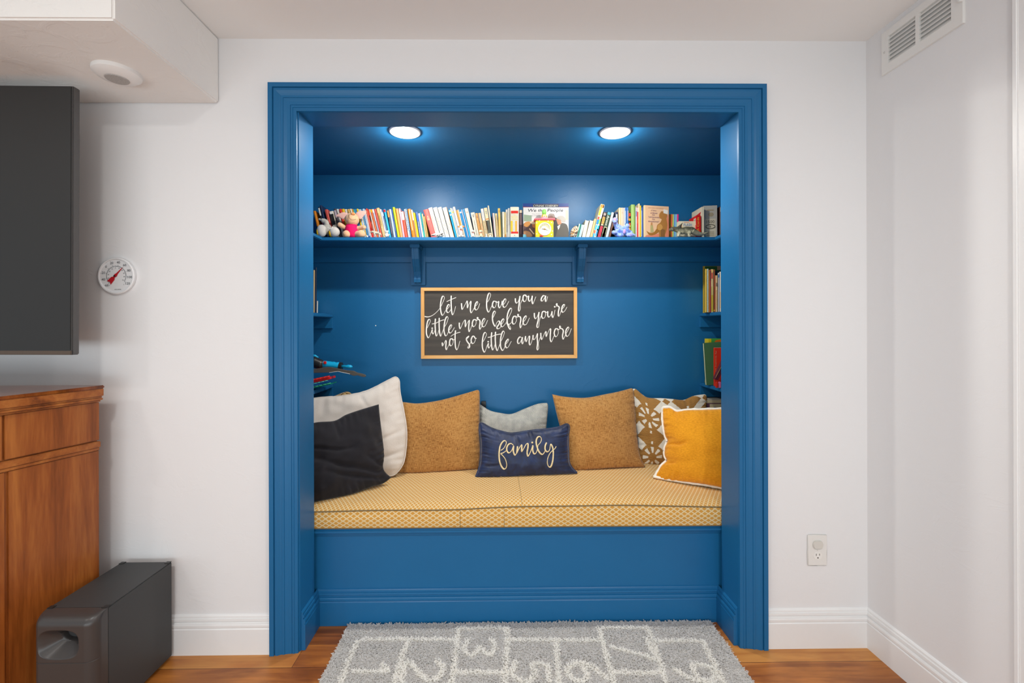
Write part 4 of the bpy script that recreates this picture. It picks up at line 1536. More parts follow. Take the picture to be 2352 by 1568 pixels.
# group near the pig plush, all leaning the same way; lower halves partly behind the toys
for a in (
 (735, 5, 719, 485, '#e8891c', 'orange book at the very end of the high shelf beside the white jamb edge', ()),
 (748, 4, 730, 476, '#141a28', 'thin black book with white and pink spine lettering, second from the shelf end', [('b', .74, .97, W_), ('t', .3, .55, '#e0568a', .6)]),
 (753, 4, 734, 472, '#1d2f57', 'dark navy book standing tallest at the shelf end', [('t', .4, .6, '#3a66a8')]),
 (762, 7, 745, 482, '#d9584c', 'salmon red book with cream vertical title behind the grey plush toy', [('t', .1, .7, '#f0d9a8', .35, .3)]),
 (771, 9, 756, 486, '#efe6cf', 'cream book with a black square on its spine behind the grey plush toy', [('b', .52, .9, '#2b2a28'), ('b', .905, .98, '#f6f3ea'), ('t', .1, .45, '#cfc8b8', .7)]),
 (782, 5.5, 766, 480, '#4a444c', 'dark grey book with pale spine label beside the cream one', [('b', .72, .95, '#c9b8c0'), ('t', .3, .6, '#2c2730')]),
 (788, 5, 772, 480.5, '#ddd5cc', 'white book next to the dark grey one, above the pig plush ear', [('t', .6, .9, '#8f8577')]),
 (794, 5.4, 778.5, 480.5, '#dd3b2c', 'small red book with dark emblem above the pig plush ear', [('t', .78, .9, '#5a1512', .4)]),
 (800, 6, 784.3, 480.5, '#f2c31d', 'bright yellow book behind the pig plush ear', [('t', .78, .9, '#b3881a', .5)]),
 (807, 5, 791, 481, '#e6e1d6', 'white book just above the pig plush head', ()),
 (812.5, 6.5, 796.5, 481, '#dcb46a', 'tan book just above the pig plush head', [('t', .7, .95, '#a97f3e', .5)]),
 (819.5, 3.6, 803.5, 480, '#eee5cc', 'thin cream book just above the pig plush snout', ()),
 (823.5, 3, 807.5, 480.5, '#ea9a20', 'thin orange book just above the pig plush snout', ()),
 (827, 3.2, 811, 481, '#35b0b8', 'thin teal book above the pig plush snout', ()),
 (830.5, 3.6, 814.6, 481, '#3f86c9', 'thin sky blue book above the pig plush snout', [('t', .75, .9, '#d8e6f2', .5)]),
 (834.5, 3.8, 818.5, 480, '#f3d22c', 'thin yellow book rising behind the ear of the pig plush', [('t', .2, .6, '#7e6a18', .4)]),
 (838.5, 2.8, 822.5, 481, '#a9cbe6', 'thin pale blue book behind the ear of the pig plush', ()),
 (841.5, 2.8, 825.4, 481, '#f0dfd0', 'thin cream and yellow book behind the ear of the pig plush', [('b', .1, .5, '#eebf52')]),
 (844.5, 3.4, 828.4, 481, '#3d8ebf', 'thin cobalt book behind the ear of the pig plush', [('t', .4, .8, '#d9e7f0', .5)]),
 (848, 4.6, 832, 480, '#b4d0ea', 'pale blue book with blue lettering beside the arm of the pig plush', [('t', .15, .9, '#3d74ad', .5)]),
 (852.8, 2.4, 837.5, 482, '#f3cfc0', 'thin pink book beside the pale blue lettered one', ()),
 (855.4, 4.4, 839, 479.5, '#dc3a2b', 'red and pink storybook beside the ear tip of the pig plush', [('t', .5, .95, '#f4c9b4', .4), ('b', .3, .38, '#b3101e'), ('b', .0, .15, '#e01c28')]),
 (860, 3.6, 843, 481, '#b44a32', 'thin black and red patterned book above the wolf figurine', [('b', .8, .95, '#e2552e'), ('b', .6, .8, '#3b3a38'), ('t', .1, .55, '#d8d0c2', .5)]),
 (863.8, 2.6, 847, 481, '#eceae4', 'thin white book above the wolf figurine', ()),
 (866.6, 4, 849.8, 481, '#e66b2c', 'orange storybook with yellow top above the wolf figurine', [('b', .9, .99, '#f1c221'), ('t', .2, .6, '#f2b389', .3)]),
 (870.8, 4.4, 854, 480.5, '#b9bccf', 'lavender grey book with white top above the wolf figurine', [('b', .88, .99, '#f1efe9'), ('t', .2, .6, '#6d6c88', .5)]),
 (875.4, 4.8, 859, 480.5, '#ea5a48', 'coral red book beside the old gilded one', [('t', .3, .7, '#c53e4c', .3)]),
 (880.4, 6.6, 864, 478, '#d9b878', 'old gilded tan book with worn spine', [('b', .84, .97, '#e8cf98'), ('t', .45, .75, '#8f6c38', .5), ('t', .1, .4, '#f0e2c0', .6)]),
 (887.2, 3.8, 871.5, 481, '#e2e4e8', 'thin white book beside the old gilded one', [('t', .4, .9, '#8d96a8', .5)]),
 (891.2, 3.2, 875.8, 482.5, '#3d6ba8', 'thin denim blue book with white label', [('b', .8, .93, '#cfe0f0'), ('t', .2, .7, '#d9e0e8', .4)]),
 (894.8, 5, 880.2, 480.5, '#15b4e6', 'bright turquoise book with red dot, above the cat figurine', [('b', .9, .98, '#e22b3c'), ('t', .3, .75, '#d7df7a', .3, .25)]),
 (900, 5, 888, 482, '#3e4658', 'slate book with orange label above the cat figurine', [('b', .75, .97, '#f09a58'), ('t', .2, .6, '#c9a6b8', .4)]),
 (905.2, 4.8, 893, 480.8, '#c6d6e6', 'pale grey blue book beside the slate one', [('t', .3, .8, '#8f9fb4', .4)]),
 (910.2, 3.4, 897.8, 481, '#2a559e', 'thin royal blue book beside the lime green one', [('t', .3, .6, '#d5dfee', .4)]),
 (914.2, 5.2, 901, 476, '#c3d61a', 'lime green book standing taller than those around it', ()),
 (920, 6, 908, 479.5, '#f4b070', 'pale orange book beside the lime green one', [('s', .02, .98, '#ee8420', 0.02, 0.3)]),
 (926.4, 4.2, 915, 479, '#e9b9c6', 'pink book between two orange ones', [('b', .84, .93, '#f4f0e4')]),
 (931, 6.4, 920.5, 486, '#e4553b', 'red book with white top, beside the pink one', [('b', .7, .99, '#f3efe8'), ('t', .1, .6, '#f08a6a', .3)]),
 (939, 7, 927.5, 479.8, '#5d84a8', 'white and blue lettered book beside the thick orange one', [('s', .02, .98, '#eceff2', .04, .48), ('t', .3, .95, '#20303f', .36, .27), ('t', .3, .95, '#eaf2f8', .36, .75)]),
 (947.4, 7.6, 935.5, 480.4, '#ee8618', 'thick orange book with a pale stripe', [('s', .3, .98, '#f8e3c0', .42, .6)]),
 (955.2, 3.2, 943.6, 482, '#f0ede6', 'thin white book with brown lower half beside the thick orange one', [('b', .05, .65, '#9c6a38')]),
 (958.6, 4.8, 948, 489, '#f5d016', 'sunny yellow book, shorter than the thick orange one', [('t', .2, .9, '#c9a21a', .3)]),
 (964.4, 5.4, 954, 487, '#4c6fae', 'medium blue book with yellow and white lettering', [('b', .68, .86, '#2a5fc0'), ('t', .45, .65, '#ece08a', .4), ('t', .05, .42, '#f0f2f4', .5)]),
 (970, 4.2, 960, 490, '#ead2d0', 'pale rose book beside the medium blue one', [('s', .02, .98, '#f4e9e4', .5, .9)]),
 (974.4, 3, 964.4, 488, '#17a3ad', 'teal paperback near the thick coral book', [('b', .05, .3, '#35c0a8')]),
 (977.6, 3, 968.3, 491, '#d9c9a0', 'cream speckled book near the thick coral book', [('t', .2, .8, '#8a7a50', .4)]),
 (980.8, 4, 972, 497, '#c2a058', 'old tan book tucked against the thick coral book', ()),
 (988.6, 14.6, 968.6, 482.5, '#f06a62', 'thick coral book with cream title, the widest of the leaning spines', [('t', .755, .785, '#fbe3b4', .3), ('t', .72, .75, '#fbe3b4', .5), ('t', .685, .71, '#fbe3b4', .62), ('t', .64, .675, '#fbe3b4', .78), ('b', .0, .03, '#f6f0e8')]),
 (1004, 9.4, 983.6, 478, W_, 'white paperback classic with orange title, the one touching the coral book', [('t', .87, .95, '#aaa69c', .5), ('t', .28, .74, '#dd7a34', .26, .32), ('t', .36, .62, '#8a8a84', .16, .74)]),
 (1014.6, 9.4, 994.4, 477.5, '#edeae2', 'white paperback classic with orange title, second in the set of four', [('t', .87, .95, '#aaa69c', .5), ('t', .28, .68, '#dd7a34', .26, .32), ('t', .32, .66, '#8a8a84', .16, .74)]),
 (1025, 9.2, 1005, 477, '#f1eee6', 'white paperback titled Great Expectations', [('t', .85, .95, '#bab6ac', .5), ('w', .16, .64, '#dd7a34', 'GREAT EXPECTATIONS', .64, .26), ('w', .26, .5, '#55554f', 'Charles Dickens', .26, .2)]),
 (1035.6, 9.6, 1016.4, 477.5, '#eeebe3', 'white paperback titled Oliver Twist', [('t', .85, .95, '#c8c4ba', .5), ('w', .28, .6, '#e08a54', 'OLIVER TWIST', .64, .26), ('w', .28, .56, '#55554f', 'Charles Dickens', .26, .2), ('s', 0, 1, '#eaa04a', .93, 1.0)]),
 (1046.8, 4.4, 1030, 481.6, '#12a6d4', 'turquoise book with white dots beside the white classics', [('b', .8, .84, '#e9f4f8'), ('b', .92, .97, '#bfe3f0'), ('t', .45, .6, '#0c7fae', .3)]),
 (1051.6, 2.8, 1033.6, 478, '#f1e7c4', 'thin cream book beside the turquoise one', ()),
 (1054.8, 3.4, 1036.6, 478.6, '#b9c2d6', 'thin grey blue book with a yellow band', [('b', .85, .9, '#eed23a')]),
 (1058.6, 5.2, 1039.8, 475.6, '#ece9e0', 'tall white book behind the spotted puppy figurine', [('t', .5, .9, '#9aa09a', .3)]),
 (1064.6, 3.8, 1047.6, 483, '#e9a350', 'orange tan book behind the spotted puppy figurine', [('b', .3, .45, '#e0752c')]),
 (1068.6, 2.4, 1051, 481.6, '#f3e8d0', 'thin cream book behind the spotted puppy figurine', ()),
 (1071.4, 5, 1054, 482, '#1787c8', 'cerulean blue book with white label beside the spotted puppy', [('b', .88, .93, '#e6f0f6'), ('t', .15, .55, '#0f6aa6', .35)]),
 (1076.6, 2.6, 1059.4, 481.5, '#d9d6e4', 'thin lilac white book between two blue ones', [('s', 0, 1, '#3d4f86', .7, 1)]),
 (1079.6, 3.8, 1062.4, 480.5, '#56a8e2', 'light blue book against the thick cream one', [('b', .0, .5, '#38b4ea')]),
 (1083.8, 7.8, 1067, 479.2, '#efe3d0', 'thick cream book with small red emblem leaning by itself', [('t', .85, .89, '#d8452c', .45), ('t', .2, .7, '#e6c8b4', .2)]),
):
    book(a[0], a[1], a[2], a[3], a[4], a[5], a[6], y=2.598 + R(-.003, .003))
for a in (
 (1093, 9.2, 1081, 488.7, '#dfd9c8', 'short grey white book with round emblem behind the red collared puppy', [('t', .82, .92, '#6a665c', .5), ('t', .15, .7, '#5e5a50', .25)]),
 (1103, 5.8, 1091.4, 490, '#eaa860', 'short pale orange book with black print', [('t', .82, .9, '#6a4a2a', .5), ('t', .1, .72, '#7a4a24', .35)]),
 (1109.4, 5.8, 1098.4, 489.5, '#d6bb88', 'short tan book with red print beside the pale orange one', [('t', .1, .6, '#c8502c', .35)]),
 (1115.8, 6, 1104, 479.6, '#e2cda0', 'tan book with white title label above the puppy figurines', [('b', .62, .99, '#f2efe8'), ('t', .68, .9, '#8d8a84', .35), ('t', .1, .58, '#5d4a34', .35)]),
 (1122.6, 8, 1111, 477.8, '#ecd9b0', 'beige book with a dark picture on its spine', [('b', .2, .6, '#55584e'), ('s', .3, .6, '#c9805c', .05, .3), ('t', .8, .9, '#6d8a86', .5), ('b', .63, .66, '#e3893e'), ('t', .03, .16, '#7a7460', .6)]),
 (1131, 3, 1120, 472.2, '#efe0c0', 'very thin cream book, taller than its row', ()),
 (1136, 5, 1130.5, 489.5, '#efe8dc', 'white and mauve book after the very thin cream one', [('s', 0, 1, '#9a7f86', .02, .4)]),
 (1141.6, 4.6, 1137, 490.2, '#e8cf98', 'short tan book with long brown print', [('t', .08, .92, '#5a4428', .4)]),
 (1146.6, 5.2, 1143.4, 478.4, '#f0c666', 'tall golden yellow paperback', [('t', .86, .93, '#4a3a20', .4), ('t', .2, .7, '#d99a5a', .2)]),
 (1152, 2.6, 1150, 487, '#3e5040', 'thin dark green book', [('t', .1, .9, '#9fae98', .4)]),
 (1154.9, 4.4, 1153.4, 486.5, '#efe3cc', 'short cream book beside the dark green one', [('t', .2, .45, '#8a7c66', .3)]),
 (1159.6, 3, 1158.3, 487.2, '#e6cb8a', 'thin wheat coloured book between cream and grey ones', [('b', .05, .2, '#d08a4a')]),
 (1162.8, 4.2, 1161.6, 481.2, '#dad6cc', 'grey white book with black print near the boxed set', [('t', .25, .9, '#5e5c58', .45)]),
 (1167.2, 4.3, 1166.6, 478.2, '#f3f0e8', 'plain white book touching the boxed set', [('t', .45, .95, '#a8a49c', .3)]),
):
    book(a[0], a[1], a[2], a[3], a[4], a[5], a[6], y=2.596 + R(-.003, .003))
# boxed set
PREV[0] = None
o = book(1172.2, 19.6, 1172.2, 475.2, '#efe4cc', 'cream boxed book set with red bands and yellow title', [
    ('b', .80, .88, '#d8291e'), ('b', .175, .235, '#d8291e'), ('b', .57, .795, '#d9d2c2'), ('h', .725, .77, '#f2d81e', 'The', .3), ('h', .665, .72, '#f2d81e', 'Ramona', .72), ('h', .60, .65, '#f2d81e', 'Collection', .84),
    ('s', .24, .565, '#f4cc24', .04, .27), ('s', .24, .565, '#d6d8da', .29, .52), ('s', .24, .565, '#f2b63a', .55, .77), ('s', .24, .565, '#efcdd2', .8, .97),
    ('t', .27, .54, '#8a7426', .06, .155), ('t', .27, .54, '#5e6266', .06, .405), ('t', .27, .54, '#9a6e26', .06, .66), ('t', .11, .13, '#3a3a36', .16), ('t', .06, .075, '#cfc4b0', .5)], y=2.580, d=0.13, name='boxed_book_set')
book(1192.8, 7, 1192.8, 482, '#4d3236', 'dark maroon book between the boxed set and the big picture book', [('b', .9, .99, '#ecdcc0'), ('b', .5, .88, '#7c6468'), ('b', .0, .2, '#2a1c1e')], y=2.60)

# the big picture book, facing out
y = 2.592
a, b = U(1201, 467, y), U(1306, 467, y)
bw, bh = b.x - a.x, a.z - ZS - 0.001
mb = MB()
mats = [cov('#d8d9d6')]


def art(mb, mats, pts, col, o, wd, ht, lift=0.0006):
    mats.append(cov(col))
    if len(pts) > 4:
        pts = [(q.x, q.y) for q in catmull([(a_, b_, 0) for a_, b_ in pts], 4, True)]
        pts = [(min(1, max(0, a_)), min(1, max(0, b_))) for a_, b_ in pts]
    mb.poly([(o[0] + p * wd, o[1] - lift, o[2] + (1 - q) * ht) for p, q in pts], len(mats) - 1)


mb.box(a.x, b.x, y, y + 0.0018, ZS + 0.001, ZS + 0.001 + bh).box(a.x, a.x + 0.002, y, y + 0.012, ZS + 0.001, ZS + 0.001 + bh).box(a.x, b.x, y + 0.0102, y + 0.012, ZS + 0.001, ZS + 0.001 + bh)
org = (a.x, y, ZS + 0.001)
hv = lambda q: q * 77.5 / (bh / (y / FPX))           # picture heights were read from the visible 77.5 px
V = lambda pts: [(p, hv(q)) for p, q in pts]
art(mb, mats, V([(0, 0), (1, 0), (1, .115), (0, .115)]), '#143a80', org, bw, bh)
art(mb, mats, V([(.22, .02), (.78, .02), (.78, .11), (.22, .11)]), '#2b2a36', org, bw, bh, .0009)
art(mb, mats, V([(0, .095), (.22, .105), (.22, .115), (0, .115)]), '#7c2440', org, bw, bh, .0008)
art(mb, mats, V([(.78, .105), (1, .095), (1, .115), (.78, .115)]), '#7c2440', org, bw, bh, .0008)
art(mb, mats, V([(.02, .33), (.19, .36), (.19, .53), (.02, .53)]), '#8fa38c', org, bw, bh)
art(mb, mats, V([(.93, .2), (.99, .2), (.99, .5), (.93, .48)]), '#c2cfae', org, bw, bh)
art(mb, mats, V([(0, 1.05), (0, .66), (.06, .56), (.14, .54), (.24, .52), (.30, .62), (.3, 1.05)]), '#5b4444', org, bw, bh, .0007)
art(mb, mats, V([(.02, .66), (.05, .56), (.15, .54), (.16, .62), (.10, .70)]), '#c78a4a', org, bw, bh, .0009)
art(mb, mats, V([(.2, .62), (.26, .60), (.29, .66), (.28, .72), (.22, .71)]), '#b9744a', org, bw, bh, .0010)
art(mb, mats, V([(.15, .55), (.22, .52), (.28, .56), (.26, .61), (.19, .61)]), '#d8c4a4', org, bw, bh, .0011)
art(mb, mats, V([(.02, .82), (.14, .84), (.2, .95), (.16, 1.0), (.04, .98)]), '#b08058', org, bw, bh, .0009)
art(mb, mats, V([(.13, .75), (.15, .74), (.25, .90), (.23, .92)]), '#e0c0a0', org, bw, bh, .0011)
art(mb, mats, V([(.0, .92), (.06, .92), (.1, 1.05), (0, 1.05)]), '#6fb6c8', org, bw, bh, .0011)
art(mb, mats, V([(.68, 1.05), (.68, .50), (.74, .46), (.78, .6), (.86, .58), (.97, .66), (.99, 1.05)]), '#5f5a54', org, bw, bh, .0007)
art(mb, mats, V([(.68, .48), (.74, .44), (.77, .62), (.72, .95), (.68, .95)]), '#3f403e', org, bw, bh, .0009)
art(mb, mats, V([(.73, .46), (.80, .42), (.83, .52), (.84, .60), (.77, .63), (.75, .57)]), '#c88a68', org, bw, bh, .0010)
art(mb, mats, V([(.74, .44), (.78, .38), (.86, .37), (.92, .43), (.93, .55), (.86, .55), (.82, .49), (.78, .48)]), '#b9b3aa', org, bw, bh, .0012)
art(mb, mats, V([(.75, .68), (.82, .62), (.8, .72), (.77, .79)]), '#e6e4dc', org, bw, bh, .0011)
art(mb, mats, V([(.55, .36), (.58, .32), (.66, .31), (.69, .36), (.69, .45), (.56, .46)]), '#8a6a60', org, bw, bh, .0009)
art(mb, mats, V([(.55, .38), (.58, .31), (.65, .31), (.69, .37), (.68, .42), (.63, .36)]), '#9c948c', org, bw, bh, .0011)
mats.append(cov('#e8e6da'))
tz = lambda q: org[2] + (1 - hv(q)) * bh
mb.text('LYNNE CHENEY', (a.x + bw * .5, y - .0013, tz(.077)), (1, 0, 0), (0, 0, 1), h=bh * .042, w=bw * .54, m=len(mats) - 1)
mats.append(cov('#b9c2d4'))
mb.text('By New York Times Bestselling Author', (a.x + bw * .5, y - .0013, tz(.035)), (1, 0, 0), (0, 0, 1), h=bh * .018, w=bw * .52, m=len(mats) - 1)
mats.append(cov('#2c3440'))
it = lambda s, cx, cy, h, w: mb.text(s, (a.x + bw * cx, y - .0013, tz(cy)), (1, 0, 0), Vector((.22, 0, 1)), h=bh * h, w=bw * w, m=len(mats) - 1)
it('We', .2, .205, .085, .19)
it('the', .40, .205, .08, .14)
it('People', .71, .215, .11, .34)
mats.append(cov('#8a8d90'))
mb.text('The Story of', (a.x + bw * .32, y - .0013, tz(.315)), (1, 0, 0), (0, 0, 1), h=bh * .025, w=bw * .24, m=len(mats) - 1)
mb.text('Our Constitution', (a.x + bw * .31, y - .0013, tz(.36)), (1, 0, 0), (0, 0, 1), h=bh * .025, w=bw * .3, m=len(mats) - 1)
o = tag(mb.build('picture_book', mats, origin=(a.x, y, ZS)), 'large picture book facing out with navy title band, behind the yellow toy clock', 'book', L)
MB().box(a.x + 0.0025, b.x - 0.003, y + 0.002, y + 0.0100, ZS + 0.003, ZS + bh - 0.002).build('pages', M_PAGE, o)

# books leaning the other way
PREV[0] = None
right = (
 (1321.4, 5.2, 1330, 515, '#3f9c88', 'small green book with white edge next to the mottled stone', [('s', 0, 1, '#e9f2ee', .02, .42)]),
 (1327.2, 6.6, 1336, 517, '#a9d3d6', 'small pale aqua book with blue edge', [('s', 0, 1, '#c9dfee', .6, .98)]),
)
for a in right:
    book(a[0], a[1], a[2], a[3], a[4], a[5], a[6], y=2.585)
book(1334.4, 9.5, 1343.5, 506.5, '#d8cba8', 'old thick book showing its rounded cream page edges', (), y=2.59, fore=True)
book(1344.6, 8.6, 1355.5, 507, '#cfc8b6', 'old book showing its striped page edges beside the rounded one', (), y=2.59, fore=True)
for a in (
 (1353.8, 5, 1365.5, 503.5, '#ecc98a', 'plain tan book leaning on the bright comic book', ()),
 (1359.6, 9.6, 1380.4, 470.5, '#f0e6c0', 'tall comic book with bright yellow, red and blue spine', [
     ('b', .90, .99, '#f08a2c'), ('s', .68, .9, '#f2dc2e', .03, .5), ('s', .6, .98, '#f6f2ea', .72, .98), ('s', .56, .64, '#e8432e', .05, .5), ('s', .42, .56, '#1387d0', .05, .6), ('s', .45, .6, '#8fcf4a', .6, .95), ('s', .26, .40, '#18b2dc', .05, .98), ('s', .16, .25, '#ee5a34', .05, .45), ('s', .03, .16, '#12a8e8', .04, .6), ('s', .1, .3, '#1a8fe0', .6, .95), ('t', .03, .38, '#ffffff', .3, .5)]),
 (1371.4, 7, 1387.2, 488, '#4c3a38', 'dark brown book with tan and crimson lettering', [('b', .88, .96, '#a89a90'), ('b', .58, .82, '#e2ae52'), ('t', .6, .8, '#6a4a24', .4), ('b', .03, .48, '#d9304c'), ('t', .06, .46, '#8c1a30', .4), ('b', .52, .56, '#efd0a0')]),
 (1379.8, 9.2, 1395.8, 488, '#3b5340', 'dark green book with a portrait on its spine', [('b', .9, .99, '#3f9fb4'), ('w', .5, .86, '#e6e4d4', 'Arent', .5, .6), ('s', .05, .45, '#b9b08a', .1, .9), ('s', .18, .42, '#5a3420', .22, .8), ('s', .24, .38, '#e2a060', .34, .68), ('s', .02, .2, '#e6dccb', .15, .85)]),
 (1390.4, 5.6, 1405.4, 488.5, '#dfe8ea', 'white and pale blue book leaning beside the portrait one', [('t', .05, .5, '#6d8aa4', .3), ('t', .55, .7, '#d89a9a', .3)]),
 (1397, 4.6, 1410, 500, '#6e4434', 'brown book half hidden by the blue plush dinosaur', ()),
):
    book(a[0], a[1], a[2], a[3], a[4], a[5], a[6], y=2.596)
PREV[0] = None
for a in (
 (1413.0, 6.6, 1413.0, 487, '#1d2c52', 'navy book with a white emblem behind the blue plush dinosaur', [('s', .68, .92, '#e9edf2', .3, .75), ('b', .5, .6, '#3f52c0')]),
 (1421.6, 4.8, 1421.6, 477, '#f0d9ae', 'cream book with peach edge behind the plush dinosaur', [('s', 0, 1, '#eab878', .7, .98), ('b', .2, .27, '#d85a3c')]),
 (1426.8, 5, 1426.8, 477, '#efcfb4', 'peach cream book, second behind the plush dinosaur', [('t', .8, .86, '#c05a3a', .3), ('b', .2, .25, '#d87a5c')]),
 (1432.2, 3.4, 1432.2, 477, '#f1e6d2', 'thin ivory book beside the pair of blue ones', ()),
 (1436, 3.6, 1436, 476.6, '#2f74c2', 'blue twin book touching the ivory one', [('s', .5, .9, '#e6ecf2', .1, .4)]),
 (1440, 3.8, 1440, 476.6, '#3a76c6', 'blue twin book beside the striped one', [('s', .6, .9, '#e9b6a6', .5, .9)]),
 (1444.3, 4.4, 1444.3, 488, '#2b2320', 'short black book with orange and red stripes', [('b', .86, .98, '#e6492c'), ('b', .70, .78, '#f0a822'), ('b', .54, .61, '#e2432a'), ('b', .46, .53, '#f2c838'), ('b', .34, .43, '#ee9a24'), ('b', .1, .28, '#d84a30')]),
 (1449.7, 9.4, 1449.7, 469.8, '#8db05a', 'thick green clothbound book', [('s', 0, 1, '#a8c878', .1, .6)]),
 (1460.4, 2.7, 1460.4, 476.2, '#d8dce0', 'thin white book with blue patch beside the thick green one', [('b', .72, .88, '#7f8cc0')]),
 (1463.3, 2.9, 1463.3, 476.2, '#e23a3a', 'thin red book with white top', [('b', .86, .99, '#f1e8dc'), ('b', .5, .62, '#f07a3c')]),
 (1466.4, 3.6, 1466.4, 467.5, '#efd6a8', 'tall pale tan book, highest beside the facing dinosaur book', ()),
 (1470.2, 2.8, 1470.2, 472, '#f2c61c', 'thin yellow book near the facing dinosaur book', ()),
 (1473.2, 2.6, 1473.2, 476.4, '#3f6fc0', 'thin cornflower blue book near the facing dinosaur book', [('s', .1, .9, '#dbe4f0', .05, .4)]),
 (1476, 2.3, 1476, 476.4, '#33549c', 'thin deep blue book touching the facing dinosaur book', ()),
):
    book(a[0], a[1], a[2], a[3], a[4], a[5], a[6], y=2.594 + R(-.002, .002), d=0.125)

# the dinosaur picture book, turned a little
y = 2.568
a, b = U(1480, 471, y), U(1536, 476, y + 0.03)
bw = (Vector((b.x, b.y)) - Vector((a.x, a.y))).length
bh = a.z - ZS - 0.001
mb = MB()
mats = [cov('#eec39a')]
org = (0, 0, 0)
mb.box(0, bw, 0, 0.0015, 0, bh).box(0, bw, 0.0085, 0.010, 0, bh)
mats.append(cov('#f3d9a8'))
mb.box(-0.0003, 0.006, -0.0004, 0.010, 0, bh, 1)
V = lambda pts: [(p, q * 70.0 / (bh / (y / FPX))) for p, q in pts]
art(mb, mats, V([(.96, .26), (1, .76), (1, 1.08), (.1, 1.08), (.1, .98), (.5, .93), (.8, .8)]), '#e88a6a', org, bw, bh)
art(mb, mats, V([(.66, .20), (.72, .17), (.88, .2), (.93, .3), (.9, .42), (.94, .6), (.9, .8), (.84, .95), (.84, 1.08), (.62, 1.08), (.58, .88), (.5, .78), (.52, .64), (.64, .55), (.7, .44), (.62, .40), (.60, .30)]), '#b47c3e', org, bw, bh, .0009)
art(mb, mats, V([(.5, .76), (.6, .84), (.4, .96), (.2, .98), (.08, .84), (.2, .9), (.38, .88)]), '#a8712f', org, bw, bh, .0010)
art(mb, mats, V([(.66, .74), (.84, .78), (.82, 1.08), (.66, 1.08)]), '#8f6236', org, bw, bh, .0012)
art(mb, mats, V([(.54, .66), (.66, .60), (.74, .7), (.66, .8), (.54, .78)]), '#d09a52', org, bw, bh, .0013)
art(mb, mats, V([(.24, .65), (.34, .65), (.38, .88), (.24, .88)]), '#b9ab72', org, bw, bh, .0009)
art(mb, mats, V([(.26, .56), (.32, .56), (.33, .65), (.25, .65)]), '#c48a5a', org, bw, bh, .0010)
art(mb, mats, V([(.78, .10), (.96, .13), (.95, .26), (.77, .23)]), '#eceae2', org, bw, bh, .0014)
mats.append(cov('#7d5874'))
sc2 = 70.0 / (bh / (y / FPX))
for s, cx, cy, ww in (('¿Cómo', .37, .165, .22), ('ordenan', .38, .24, .29), ('sus', .36, .305, .11), ('habitaciones', .38, .375, .44), ('los', .37, .445, .1), ('dinosaurios?', .37, .52, .44)):
    mb.text(s, (bw * cx, -.0014, bh * (1 - cy * sc2)), (1, 0, 0), (0, 0, 1), w=bw * ww, m=len(mats) - 1)
mats.append(cov('#c98a6a'))
mb.text('JANE YOLEN - MARK TEAGUE', (bw * .46, -.0014, bh * (1 - .08 * sc2)), (1, 0, 0), (0, 0, 1), h=bh * .03, w=bw * .62, m=len(mats) - 1)
o = tag(mb.build('picture_book', mats), 'peach picture book facing out with a brown dinosaur on its cover', 'book', L)
MB().box(0.0065, bw - 0.002, 0.0017, 0.0083, 0.002, bh - 0.002).build('pages', M_PAGE, o)
o.location = (a.x, a.y, ZS + 0.001)
o.rotation_euler = (0, 0, math.atan2(b.y - a.y, b.x - a.x))

# rainbow set
PREV[0] = None
for i, (x, w, c, nm) in enumerate(((1537.4, 3.8, '#b07a22', 'brown'), (1541.5, 3.8, '#ee7a44', 'orange'), (1545.6, 2.8, '#b9d06a', 'green'), (1548.7, 3, '#6f9fd8', 'blue'), (1552, 3.2, '#86d2e6', 'aqua'), (1555.6, 3.8, '#ee3d8c', 'pink'))):
    book(x - 1.2, w, x, 492, c, '%s spine in the rainbow set of slim books behind the horned dinosaur' % nm, (), y=2.625, d=0.105)

# ------------------------------------------------------------------ card boxes


def carton(name, label, cat, px0, px1, pyt, y, d, cols, rot=0.0, group=None):
    a, b = U(px0, pyt, y), U(px1, pyt, y)
    w, h = b.x - a.x, a.z - ZS - 0.001
    t = thing(name, (a.x, y, ZS + 0.0005), label, cat, group)
    t.rotation_euler = (0, 0, rot)
    return t, w, h


def local(mb, name, mats, parent, **kw):
    o = mb.build(name, mats, None, **kw)
    o.parent = parent
    return o


t, w, h = carton('flash_card_box', 'small cream flash card box behind the horned dinosaur figure', 'box', 1559, 1598.6, 507.6, 2.585, 0.03, None)
mb = MB().box(0, w, 0, 0.03, 0, h, 0)
mb.text('FLASH', (w * .52, -.0006, h * .80), (1, 0, 0), (0, 0, 1), h=h * .15, w=w * .46, m=1)
mb.text('CARDS', (w * .54, -.0006, h * .60), (1, 0, 0), (0, 0, 1), h=h * .15, w=w * .5, m=1)
mb.box(w * .3, w * .6, -.0006, 0, h * .93, h * .95, 2)
mb.poly([(w * (.16 + .08 * math.cos(k)), -.0006, h * (.62 + .05 * math.sin(k))) for k in [i * .4 for i in range(16)]], 3)
mb.poly([(w * (.12 + .05 * math.cos(k)), -.0007, h * (.76 + .06 * math.sin(k))) for k in [i * .4 for i in range(16)]], 2)
local(mb, 'box', [cov('#ecdfc0'), cov('#1f6fb4'), cov('#e2582c'), cov('#f2c02a')], t)
t, w, h = carton('flash_card_box', 'red flash card box standing between the cream card box and the card game', 'box', 1599.4, 1609.6, 494.3, 2.572, 0.10, None)
mb = MB().box(0, w, 0, 0.10, 0, h, 0)
mb.text('Flash Cards', (w * .36, -.0006, h * .52), (0, 0, 1), (-1, 0, 0), h=w * .42, w=h * .8, m=1)
mb.box(-.0006, 0, 0.008, 0.035, h * .62, h * .9, 2)
mb.box(-.0011, -.0006, 0.012, 0.016, h * .66, h * .86, 3).box(-.0011, -.0006, 0.022, 0.026, h * .66, h * .86, 3)
